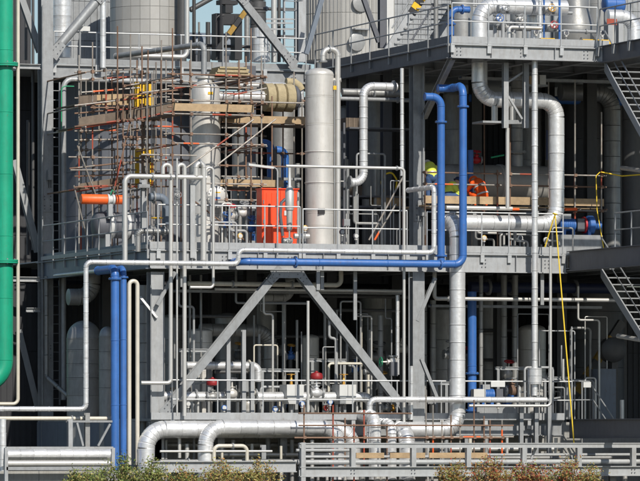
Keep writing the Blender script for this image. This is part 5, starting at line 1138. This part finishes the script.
# bracket frames on the plinth at right
for px, pt, lb in ((521, 403, 'grey upright support under the silver header left of the jacketed standpipe'), (536, 396, 'grey upright support directly under the jacketed standpipe'), (549, 405, 'grey upright support under the bend of the slim pale pipe')):
    a = P(px, pt, -0.3); tag(MB().hbeam((a.x, -0.3, 0.1), (a.x, -0.3, a.z), 0.12, 0.12, (0,1,0)).build('pipe_support', 'galv'), lb, 'support', 'upright supports by the plinth')
for px in (384, 440, 300, 262): 
    a = P(px, 441, -0.9); tag(MB().hbeam((a.x, -1.0, 0), (a.x, -1.0, a.z-0.12), 0.14, 0.14, (0,1,0)).build('pipe_support', 'galv'), 'short pipe support standing under the big low pipes', 'support', 'supports under the big low pipes')

# ------------------------------------------------------------------ people
def person(label, origin, J, cloth, heading=0.0, hat='navy', strips=(), shoe='black', fat=1.18):
    """one continuous skinned body; J = joint positions; cloth = material by body zone"""
    E = [('pelvis','spine'),('spine','chest'),('chest','neck'),('neck','head'),('head','crown')]
    for s_ in 'LR':
        E += [('chest','sh'+s_),('sh'+s_,'el'+s_),('el'+s_,'wr'+s_),('wr'+s_,'pa'+s_),('pelvis','hi'+s_),('hi'+s_,'kn'+s_),('kn'+s_,'an'+s_),('an'+s_,'to'+s_)]
    RAD = dict(pelvis=.15, spine=.145, chest=.16, neck=.06, head=.098, crown=.075, sh=.075, el=.05, wr=.033, pa=.04, hi=.10, kn=.068, an=.048, to=.04)
    J = {k: Vector(v) for k, v in J.items()}
    for s_ in 'LR':
        d = (J['wr'+s_]-J['el'+s_]).normalized(); J['pa'+s_] = J['wr'+s_]+d*0.075
        u = d.orthogonal().normalized(); b = d.cross(u)
        for q in range(5):
            base = J['pa'+s_]+u*(0.02*(q-2))+d*0.01; ln = (0.05, 0.07, 0.078, 0.07, 0.055)[q]
            a1 = base+d*ln*0.55+b*0.008; a2 = base+d*ln+b*0.03
            if q == 0: base = J['pa'+s_]-d*0.03+u*-0.03; a1 = base+(d-u)*0.03; a2 = base+d*0.06-u*0.035
            J['f%d%s' % (q, s_)] = a1; J['g%d%s' % (q, s_)] = a2; E += [('pa'+s_, 'f%d%s' % (q, s_)), ('f%d%s' % (q, s_), 'g%d%s' % (q, s_))]
    def rad(k):
        key = k[:-1] if k[-1] in 'LR' and k not in RAD else k
        return RAD.get(key, 0.0135)*(fat if key in ('pelvis', 'spine', 'chest', 'sh', 'el', 'hi', 'kn') else 1)
    mb = MB()
    for k in J:
        r_ = rad(k); mb.lathe(J[k]-Vector((0, 0, r_)), (0,0,1), [(r_*(1-math.cos(t)), r_*math.sin(t)) for t in [math.pi*q/8 for q in range(9)]], 14)
    for a, b in E:
        if (J[b]-J[a]).length > 1e-3: mb.sweep([J[a], J[b]], [rad(a), rad(b)], 14)
    tmp = bpy.data.objects.new('body_tmp', mb.mesh('body_tmp', 'skin')); col.objects.link(tmp)
    md = tmp.modifiers.new('Remesh', 'REMESH'); md.mode = 'VOXEL'; md.voxel_size = 0.016; md.use_smooth_shade = True
    sm_ = tmp.modifiers.new('Smooth', 'SMOOTH'); sm_.factor = 0.5; sm_.iterations = 3
    dg = bpy.context.evaluated_depsgraph_get(); out = bpy.data.meshes.new_from_object(tmp.evaluated_get(dg))
    bpy.data.objects.remove(tmp)
    root = thing('person', label, 'person', origin); root.rotation_euler = (0, 0, heading)
    out.materials.clear(); slots = ['skin', cloth[0], cloth[1], shoe]
    for m_ in slots: out.materials.append(MATS[m_])
    zone = {}
    for a, b in E:
        k = a+'>'+b
        if b.startswith(('f', 'g', 'pa')) or a == 'neck' or a == 'head': zone[k] = 0
        elif b.startswith(('to',)): zone[k] = 3
        elif b[:2] in ('hi', 'kn', 'an'): zone[k] = 2
        else: zone[k] = 1
    for p in out.polygons:
        best = (1e9, 1)
        for a, b in E:
            A_, B_ = J[a], J[b]; t = max(0, min(1, (p.center-A_).dot(B_-A_)/max(1e-9, (B_-A_).length_squared))); dd = (p.center-A_.lerp(B_, t)).length
            if dd < best[0]: best = (dd, zone[a+'>'+b])
        p.material_index = best[1]; p.use_smooth = True
    o = bpy.data.objects.new('body', out); col.objects.link(o); o.parent = root
    def local(mb, nm, m_, par=root):
        q = bpy.data.objects.new(nm, mb.mesh(nm, m_)); col.objects.link(q); q.parent = par; return q
    ax = (J['crown']-J['head']).normalized(); hc = J['head']+ax*0.04
    local(MB().lathe(hc, ax, [(0.0, .155), (.012, .155), (.016, .128), (.06, .125), (.10, .10), (.125, .06), (.135, .01)], 20), 'helmet', hat)
    f_ = (J['neck']-J['chest']).cross(Vector((1,0,0)))
    local(MB().lathe(J['head']+Vector((0, .095, -.005)), (0, 1, -.3), [(0, .018), (.03, .006)], 8), 'nose', 'skin')
    for a, b, t, r_ in strips:
        p, q = J[a], J[b]; d = (q-p).normalized(); c = p.lerp(q, t)
        local(MB().lathe(c-d*.025, d, [(0, r_), (.05, r_)], 20, False), 'reflective_strip', 'reflective')
    return root
st = lambda px, v: Vector((XO(px, v), v, zs3+0.0))
person('crouching worker in orange coveralls seen from behind on the scaffold', st(480, 3.2),
    dict(pelvis=(.10,0,.36), spine=(.06,.05,.54), chest=(-.02,.14,.74), neck=(-.05,.28,.82), head=(-.06,.37,.84), crown=(-.06,.46,.88),
         shL=(-.19,.16,.74), elL=(-.27,.36,.55), wrL=(-.18,.55,.48), shR=(.16,.16,.74), elR=(.25,.36,.55), wrR=(.14,.55,.48),
         hiL=(-.04,.03,.26), knL=(-.16,.36,.42), anL=(-.13,.08,.09), toL=(-.15,.28,.04), hiR=(.20,.03,.26), knR=(.30,.34,.42), anR=(.24,.06,.09), toR=(.27,.27,.04)),
    ('coverall', 'coverall'), hat='orange', strips=(('spine', 'chest', .55, .20), ('pelvis', 'spine', .3, .196)))
person('kneeling worker in a yellow jacket and blue jeans between the blue risers', st(452.5, 3.0),
    dict(pelvis=(-.20,.02,.32), spine=(-.12,.04,.46), chest=(.02,.06,.60), neck=(.13,.08,.70), head=(.20,.09,.76), crown=(.25,.10,.85),
         shL=(.0,.22,.60), elL=(.17,.25,.40), wrL=(.33,.22,.36), shR=(.02,-.11,.60), elR=(.17,-.16,.40), wrR=(.32,-.12,.32),
         hiL=(-.19,.13,.28), knL=(.16,.16,.10), anL=(-.26,.16,.06), toL=(-.42,.16,.05), hiR=(-.19,-.09,.28), knR=(.16,-.12,.34), anR=(.08,-.12,.08), toR=(.26,-.12,.04)),
    ('hivis', 'denim'), hat='navy', strips=(('spine', 'chest', .4, .17),))
person('worker in a yellow vest bending forward beside the grey column', st(432, 3.4),
    dict(pelvis=(0,0,.92), spine=(.0,.07,1.10), chest=(.01,.22,1.24), neck=(.02,.38,1.30), head=(.02,.46,1.33), crown=(.02,.56,1.36),
         shL=(-.18,.22,1.22), elL=(-.22,.34,.98), wrL=(-.16,.50,.84), shR=(.20,.22,1.22), elR=(.25,.34,.98), wrR=(.20,.50,.84),
         hiL=(-.10,.0,.86), knL=(-.12,.06,.48), anL=(-.12,-.04,.09), toL=(-.13,.14,.04), hiR=(.10,.0,.86), knR=(.12,.06,.48), anR=(.12,-.04,.09), toR=(.13,.14,.04)),
    ('hivis', 'denim'), hat='white', strips=(('pelvis', 'spine', .6, .175), ('spine', 'chest', .6, .178)))

# ------------------------------------------------------------------ bushes in the foreground
rb_ = random.Random(11)
def bush(label, px, v, wid, pyt, pal, nst, nlf):
    c = Vector((XO(px, v), v, 0)); H = lev(px, pyt, v); root = thing('bush', label, 'bush', c)
    leaf = MB(); idx = []
    for s_ in range(nst):
        a = rb_.uniform(0, 6.28); rr = math.sqrt(rb_.random()); tip = c+Vector((math.cos(a)*rr*wid/2, math.sin(a)*rr*wid*0.35, H*(1-0.45*rr*rr)*rb_.uniform(0.6, 1.12)))
        base = c+Vector((math.cos(a)*rr*wid*0.2, math.sin(a)*rr*wid*0.15, 0)); mid = base.lerp(tip, .5)+Vector((rb_.uniform(-.08, .08), rb_.uniform(-.08, .08), .08))
        part(MB().sweep([base, mid, tip], [.014, .009, .003], 5), 'stem', 'bark', root)
        for l in range(nlf):
            t = rb_.random()**0.7; p = base.lerp(mid, t*2) if t < .5 else mid.lerp(tip, t*2-1)
            p = p+Vector((rb_.gauss(0, .085), rb_.gauss(0, .085), rb_.gauss(0, .06)))
            d = Vector((rb_.gauss(0, 1), rb_.gauss(0, 1), rb_.gauss(0.2, .8))).normalized(); e = d.orthogonal().normalized(); e = (e*math.cos(l)+d.cross(e)*math.sin(l)); L = rb_.uniform(.04, .10)
            leaf.add([p, p+d*L*.5+e*L*.24, p+d*L, p+d*L*.5-e*L*.24], [(0,1,2,3)]); idx.append(rb_.choice(pal))
    o = part(leaf, 'foliage', ['leaf0', 'leaf1', 'leaf2', 'leaf3', 'leaf4'], root)
    for p, i in zip(o.data.polygons, idx): p.material_index = i
for px, wid, py, pal, n, t in ((84, 1.1, 466, (0, 1, 1, 2), 20, 'sparse green bush at the left below the silver low pipe'), (118, 1.5, 455, (0, 0, 1, 2), 34, 'dense green bush in front of the blue standpipes'), (150, 1.3, 458, (0, 1, 1, 2), 28, 'green bush right of the blue standpipes'), (186, 1.4, 466, (0, 1, 2, 2, 3), 24, 'yellowing bush below the big silver elbow'), (226, 1.5, 459, (1, 2, 2, 3), 28, 'olive bush below the small looped drain pipe'), (262, 1.2, 461, (1, 2, 2, 3), 24, 'olive and brown bush left of the bridge end post'), (452, 1.1, 463, (1, 2, 3, 3), 24, 'brown green bush under the foreground bridge near the big downpipe'), (490, 1.4, 458, (1, 2, 3, 3, 4), 32, 'rusty orange bush in front of the bridge under the low blue pump'), (530, 1.4, 459, (1, 2, 3, 4, 4), 32, 'reddest bush in front of the foreground bridge'), (568, 1.2, 457, (1, 2, 3, 4), 26, 'red brown bush at the foot of the yellow rope'), (592, 0.7, 466, (1, 2, 3), 12, 'small sparse bush right of the yellow rope')):
    bush(t, px, -9.0+rb_.uniform(-.8, .8), wid, py, pal, int(n*1.2), 75)

# ------------------------------------------------------------------ machinery behind the upper platform at the right
sheetwall('pale grey ribbed hall wall behind the upper platform', XO(392, VB+8), XO(700, VB+8), VB+8, ZU+0.01, ZU+6, 'galv', 1.1, 4)
vessel('grey upright vessel behind the blue bend on the upper platform', 462, 6.0, [-20, 0, 20, 46], 11, 'alu_dull', False)
vessel('wide pale vessel at the back of the upper platform', 605, 8.5, [-20, 5, 26, 46], 20, 'tank_beige', False)
vessel('slim silver vessel behind the upper platform valves', 519, 3.8, [-20, 2, 20, 44], 9, 'alu_dull', False)
for px, v, r_ in ((436, 7, 2.5), (486, 4.5, 1.5), (497, 4.5, 2.2), (552, 3.5, 1.8), (589, 4.0, 1.3), (599, 1.5, 1.5)):
    pipe('grey upright pipe among the upper platform gear', [(px, 46, v), ('z', -12)], r_, 'alu_dull', group='upright pipes among the upper platform gear')
for py, x0, x1, v, lb in ((22, 484, 560, 2.2, 'grey cross pipe behind the upper platform valves under the big silver bend'), (30, 540, 606, 1.6, 'low grey cross pipe in front of the cone-bottomed vessel'), (12, 545, 572, 1.0, 'short grey cross pipe between the two thin blue uprights')):
    pipe(lb, [(x0, py, v), ('x', x1)], 1.8, 'galv', fl=((0, 0.3), (0, 0.7)), group='cross pipes among the upper platform gear')

# ------------------------------------------------------------------ instruments, boxes, cable trays
ri_ = random.Random(5)
def gauge(label, px, py, v, base, group=None, m='white'):
    c = P(px, py, v); root = thing('instrument', label, 'instrument', (c.x, v, base), group)
    part(MB().tube((c.x, v, base), (c.x, v, c.z), 0.022, 8), 'stand_pipe', 'galv', root)
    part(MB().lathe(c+Vector((0, 0.05, 0)), (0,-1,0), [(0, 0.05), (0.02, 0.085), (0.09, 0.085), (0.1, 0.07)], 18), 'housing', m, root)
    part(MB().lathe(c+Vector((0, -0.051, 0)), (0,-1,0), [(0, 0.062), (0.004, 0.062)], 18), 'dial', 'white' if m != 'white' else 'dark_grey', root)
    part(MB().lathe(c+Vector((0, 0, -0.12)), (0,0,1), [(0, 0.05), (0.05, 0.05)], 6), 'manifold', 'steel', root)
for px, py in ((224, 408), (275, 409), (302, 404), (330, 402), (380, 400), (404, 402), (460, 404), (498, 405), (188, 404)):
    gauge('small round gauge on a thin stand along the lower deck', px, py, ri_.uniform(0.2, 0.6), ZL, 'gauges along the lower deck', ri_.choice(['white', 'dark_grey', 'blue']))
for px, py in ((240, 236), (305, 228), (342, 232), (356, 236), (150, 238), (484, 238), (520, 238), (546, 240)):
    gauge('small round gauge on a thin stand along the middle platform', px, py, ri_.uniform(0.4, 1.0), ZM, 'gauges along the middle platform', ri_.choice(['white', 'dark_grey', 'brass']))
for px, py in ((512, 30), (536, 32), (566, 33), (602, 33)):
    gauge('small round gauge on a thin stand along the upper platform', px, py, 0.2, ZU, 'gauges along the upper platform', 'white')
def jbox(label, x0, y0, x1, y1, v, m='galv_light', group=None):
    a, b = P(x0, y0, v), P(x1, y1, v); root = thing('junction_box', label, 'box', (a.x, v, b.z), group)
    part(MB().box((a.x, v, b.z), (b.x, v+0.14, a.z)), 'case', m, root); part(MB().box((a.x+0.02, v-0.012, b.z+0.02), (b.x-0.02, v-0.001, a.z-0.02)), 'lid', m, root)
    for f_ in (0.3, 0.7): part(MB().tube((a.x+(b.x-a.x)*f_, v+0.07, b.z-0.25), (a.x+(b.x-a.x)*f_, v+0.07, b.z+0.01), 0.014, 6), 'cable', 'black', root)
for i, q in enumerate(((344, 219, 350, 226, 0.15), (421, 206, 426, 216, 2.55), (240, 381, 249, 392, 0.6), (340, 397, 346, 404, 0.4), (428, 398, 436, 404, 0.5), (391, 362, 398, 376, 0.35), (139, 184, 150, 188, 1.0), (48, 170, 53, 180, VB-0.75))):
    jbox(['grey junction box on the terrace railing right of the stainless vessel', 'grey junction box fixed to the column beside the blue risers', 'grey junction box on the slim posts by the process line', 'small grey junction box below the right boxed valve', 'pale junction box at the foot of the column strut', 'dark junction box beside the green lever valve', 'flat grey plate box on top of the post under the header', 'small grey box clamped on the tall column'][i], *q, m='dark_grey' if i == 5 else 'galv')
def tray(label, pts, wd=0.3, group=None):
    a, b = pts; root = thing('cable_tray', label, 'cable tray', a, group); d = (b-a).normalized(); s_ = d.cross(Vector((0,0,1))).normalized()
    for k in (-1, 1): part(MB().bar(a+s_*k*wd/2, b+s_*k*wd/2, 0.02, 0.08), 'side_rail', 'galv', root)
    n = int((b-a).length/0.3); me = MB().bar(-s_*wd/2, s_*wd/2, 0.03, 0.02).mesh('rung', 'galv')
    for i in range(n): inst(me, 'rung', root, a+d*(0.15+i*0.3))
    for k in range(3):
        o = s_*(-0.08+k*0.08)+Vector((0,0,0.03)); part(MB().tube(a+o, b+o, 0.018, 6), 'cable', ['black', 'blue', 'black'][k], root)
def hz(x0, x1, py, v): a = P(x0, py, v); return a, Vector((XO(x1, v), v, a.z))
tray('cable tray hanging under the middle platform behind the chevron', hz(175, 400, 291, 1.8))
tray('cable tray hanging under the middle platform on the right', hz(430, 600, 306, 2.6))
tray('cable tray under the upper platform above the pale drum', hz(460, 620, 78, 3.4))
tray('cable tray along the back of the terrace above the red cabinet', hz(225, 300, 178, 7.4))
# conduits strapped to columns and vessels
for i, (px, v, y0, y1) in enumerate(((409, -0.35, 418, 272), (423.5, 2.6, 249, 66), (151, 0.1, 440, 285), (42.5, VB-0.62, 405, 5), (334.5, 2.9, 250, 80), (225.5, 4.8, 250, 130))):
    pipe(['thin conduit strapped to the chevron column', 'thin conduit strapped to the column by the blue risers', 'thin conduit on the left platform column', 'thin conduit running down the tall grey column', 'thin conduit beside the stainless vessel', 'thin conduit beside the beige column'][i], [(px, y0, v), ('z', y1)], 0.7, 'galv', cat='conduit', name='conduit')
# dim clutter deep under the decks
for k in range(26):
    px = ri_.uniform(165, 560); v = ri_.uniform(3.0, 8.0); py = ri_.uniform(345, 405)
    valve('small dim valve deep in the shade under the middle platform', P(px, py, v), (1,0,0) if k % 2 else (0,0,1), ri_.uniform(0.08, 0.14), (0,-0.3,1), ri_.choice(['shade_steel', 'alu_dull', 'steel', 'blue']), ri_.choice(['red', 'galv', 'brass', 'dark_grey']), sl=0.2, group='dim valves deep under the platform')
    pipe('dim stub pipe carrying a valve deep in the shade', [(px, 419, v), ('z', py)], 2.0, ri_.choice(['alu_dull', 'shade_steel']), group='dim stub pipes deep under the platform')
for k in range(14):
    px = ri_.uniform(345, 410) if k % 2 else ri_.uniform(225, 300); v = ri_.uniform(5.5, 9.0); py = ri_.uniform(130, 225)
    pipe('dim upright pipe at the back of the terrace', [(px, 254, v), ('z', py)], ri_.uniform(1, 2.8), ri_.choice(['alu_dull', 'shade_steel', 'galv']), group='dim upright pipes at the back of the terrace')
# mid-grey equipment that fills the shaded bays
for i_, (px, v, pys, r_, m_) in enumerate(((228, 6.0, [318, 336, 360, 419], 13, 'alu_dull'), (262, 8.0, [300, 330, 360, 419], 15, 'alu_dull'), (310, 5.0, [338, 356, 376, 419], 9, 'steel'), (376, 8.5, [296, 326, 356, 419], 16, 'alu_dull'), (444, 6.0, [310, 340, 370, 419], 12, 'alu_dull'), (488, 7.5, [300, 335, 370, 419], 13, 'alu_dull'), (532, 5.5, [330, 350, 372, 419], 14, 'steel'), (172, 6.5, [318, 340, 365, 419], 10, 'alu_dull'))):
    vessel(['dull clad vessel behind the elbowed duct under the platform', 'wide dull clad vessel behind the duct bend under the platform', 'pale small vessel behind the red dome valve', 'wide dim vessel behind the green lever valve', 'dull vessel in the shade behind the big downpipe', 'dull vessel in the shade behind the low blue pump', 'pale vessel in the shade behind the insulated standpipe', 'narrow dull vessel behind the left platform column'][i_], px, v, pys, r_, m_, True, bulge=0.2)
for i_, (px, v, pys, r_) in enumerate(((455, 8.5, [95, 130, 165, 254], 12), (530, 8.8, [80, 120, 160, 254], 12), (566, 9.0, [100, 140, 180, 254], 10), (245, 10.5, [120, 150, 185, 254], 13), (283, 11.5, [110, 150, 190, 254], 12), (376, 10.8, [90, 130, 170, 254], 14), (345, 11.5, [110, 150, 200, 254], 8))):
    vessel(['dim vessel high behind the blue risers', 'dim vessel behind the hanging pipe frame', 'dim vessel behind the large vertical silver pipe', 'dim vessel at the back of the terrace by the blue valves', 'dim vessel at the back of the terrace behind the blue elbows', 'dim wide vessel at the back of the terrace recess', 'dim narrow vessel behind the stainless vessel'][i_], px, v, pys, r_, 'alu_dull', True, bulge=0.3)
# clutter between the big low pipes and the foreground bridge
for i_, (px, py, v, r_) in enumerate(((166, 440, 0.2, 1.6), (187, 444, -0.2, 2.2), (194, 438, 0.3, 1.2), (222, 446, -0.6, 1.4), (233, 440, 0.2, 2.4), (252, 444, -0.2, 1.8), (268, 438, 0.4, 2.6), (281, 446, -0.9, 1.4), (292, 440, 0.0, 2.0), (312, 440, -1.0, 2.0), (327, 440, 0.2, 1.6), (360, 442, -0.2, 2.4), (412, 440, 0.3, 2.2), (428, 441, -0.5, 1.6), (446, 440, -0.2, 2.4), (470, 438, -0.4, 2.0), (486, 436, 0.1, 2.6), (507, 437, -0.2, 1.6), (528, 436, 0.2, 2.2), (556, 438, -0.4, 1.8))):
    pipe('small standpipe in the gap under the lower deck', [(px, 500, v), ('z', py)], r_, ['alu_dull', 'pipe_white', 'galv', 'cream'][i_ % 4], group='small standpipes under the lower deck')
for i_, (py, x0, x1, v, r_) in enumerate(((445, 160, 300, 0.6, 2.4), (455, 200, 340, -0.3, 1.8), (462, 160, 300, -1.2, 2.6), (449, 420, 560, 0.4, 2.6), (458, 420, 640, -0.6, 2.2))):
    pipe(['dull low pipe under the lower deck behind the looped drain', 'pale low pipe under the big silver elbows', 'pale low pipe just behind the foreground beam', 'dull low pipe under the right half of the lower deck', 'pale low pipe under the right half of the lower deck'][i_], [(x0, py, v), ('x', x1)], r_, ['alu_dull', 'pipe_white'][i_ % 2], fl=((0, .2), (0, .6)))
# thin tubing, brackets and frames that catch light at the front of the shaded bays
rt = random.Random(21)
def tubing(label, x0, x1, y0, y1, v0, v1, floor_py, n, group, mats, level):
    for k in range(n):
        v = rt.uniform(v0, v1); px = rt.uniform(x0, x1); py = rt.uniform(y0, y1); m_ = rt.choice(mats); r_ = rt.uniform(0.5, 1.5)
        if k % 3 == 0: sp = [(px, floor_py, v), ('z', py), ('x', px+rt.uniform(8, 40)), ('z', floor_py)]
        elif k % 3 == 1: sp = [(px, floor_py, v), ('z', py), ('x', px-rt.uniform(6, 30)), ('z', py-rt.uniform(8, 40))]
        else: sp = [(px, floor_py, v), ('z', py)]
        pts = path(sp); pts[0].z = level
        for q in pts: q.z = max(q.z, level)
        pipe(label, pts, r_, m_, br=2.5, group=group, raw=True)
tubing('thin bent tube in the bay behind the process line', 170, 400, 300, 400, 1.3, 3.2, 419, 26, 'thin tubes behind the process line', ['pipe_white', 'galv_light', 'alu_dull', 'cream', 'galv'], ZL+0.001)
tubing('thin bent tube in the shaded bay right of the big downpipe', 480, 600, 310, 405, 1.2, 3.5, 419, 18, 'thin tubes right of the big downpipe', ['pipe_white', 'galv_light', 'alu_dull', 'galv'], ZL+0.001)
tubing('thin bent tube on the terrace left of the red cabinet', 222, 258, 195, 245, 2.6, 4.6, 254, 12, 'thin tubes left of the red cabinet', ['pipe_white', 'galv_light', 'alu_dull', 'steel'], ZM+0.001)
tubing('thin bent tube in the terrace recess right of the stainless vessel', 345, 400, 150, 235, 2.6, 5.0, 254, 12, 'thin tubes in the terrace recess', ['galv_light', 'alu_dull', 'galv', 'pipe_white'], ZM+0.001)
tubing('thin bent tube on the middle platform below the scaffold stage', 470, 560, 225, 246, 0.6, 3.0, 254, 12, 'thin tubes below the scaffold stage', ['pipe_white', 'galv_light', 'alu_dull', 'galv'], ZM+0.001)
for i_, (x0, x1, y0, v) in enumerate(((182, 208, 352, 2.2), (262, 296, 372, 1.8), (312, 344, 362, 2.6), (436, 446, 385, 1.4), (498, 528, 370, 2.8), (545, 566, 380, 2.0))):
    a = P(x0, y0, v); xb = XO(x1, v); fr_ = thing('pipe_stand', ['small grey pipe stand frame by the beige drum', 'small grey pipe stand frame behind the left boxed valve', 'small grey pipe stand frame behind the red dome valve', 'narrow grey pipe stand frame beside the big downpipe', 'grey pipe stand frame behind the low blue pump', 'grey pipe stand frame by the jacketed standpipe'][i_], 'support', (a.x, v, ZL))
    for x in (a.x, xb): part(MB().hbeam((x, v, ZL), (x, v, a.z), 0.09, 0.09, (0,1,0)), 'leg', 'galv', fr_)
    part(MB().hbeam((a.x-0.1, v, a.z+0.05), (xb+0.1, v, a.z+0.05), 0.09, 0.1), 'cross_head', 'galv_light', fr_)
    part(MB().bar((a.x, v, (a.z+ZL)/2), (xb, v, (a.z+ZL)/2+0.1), 0.05, 0.05), 'tie', 'galv', fr_)
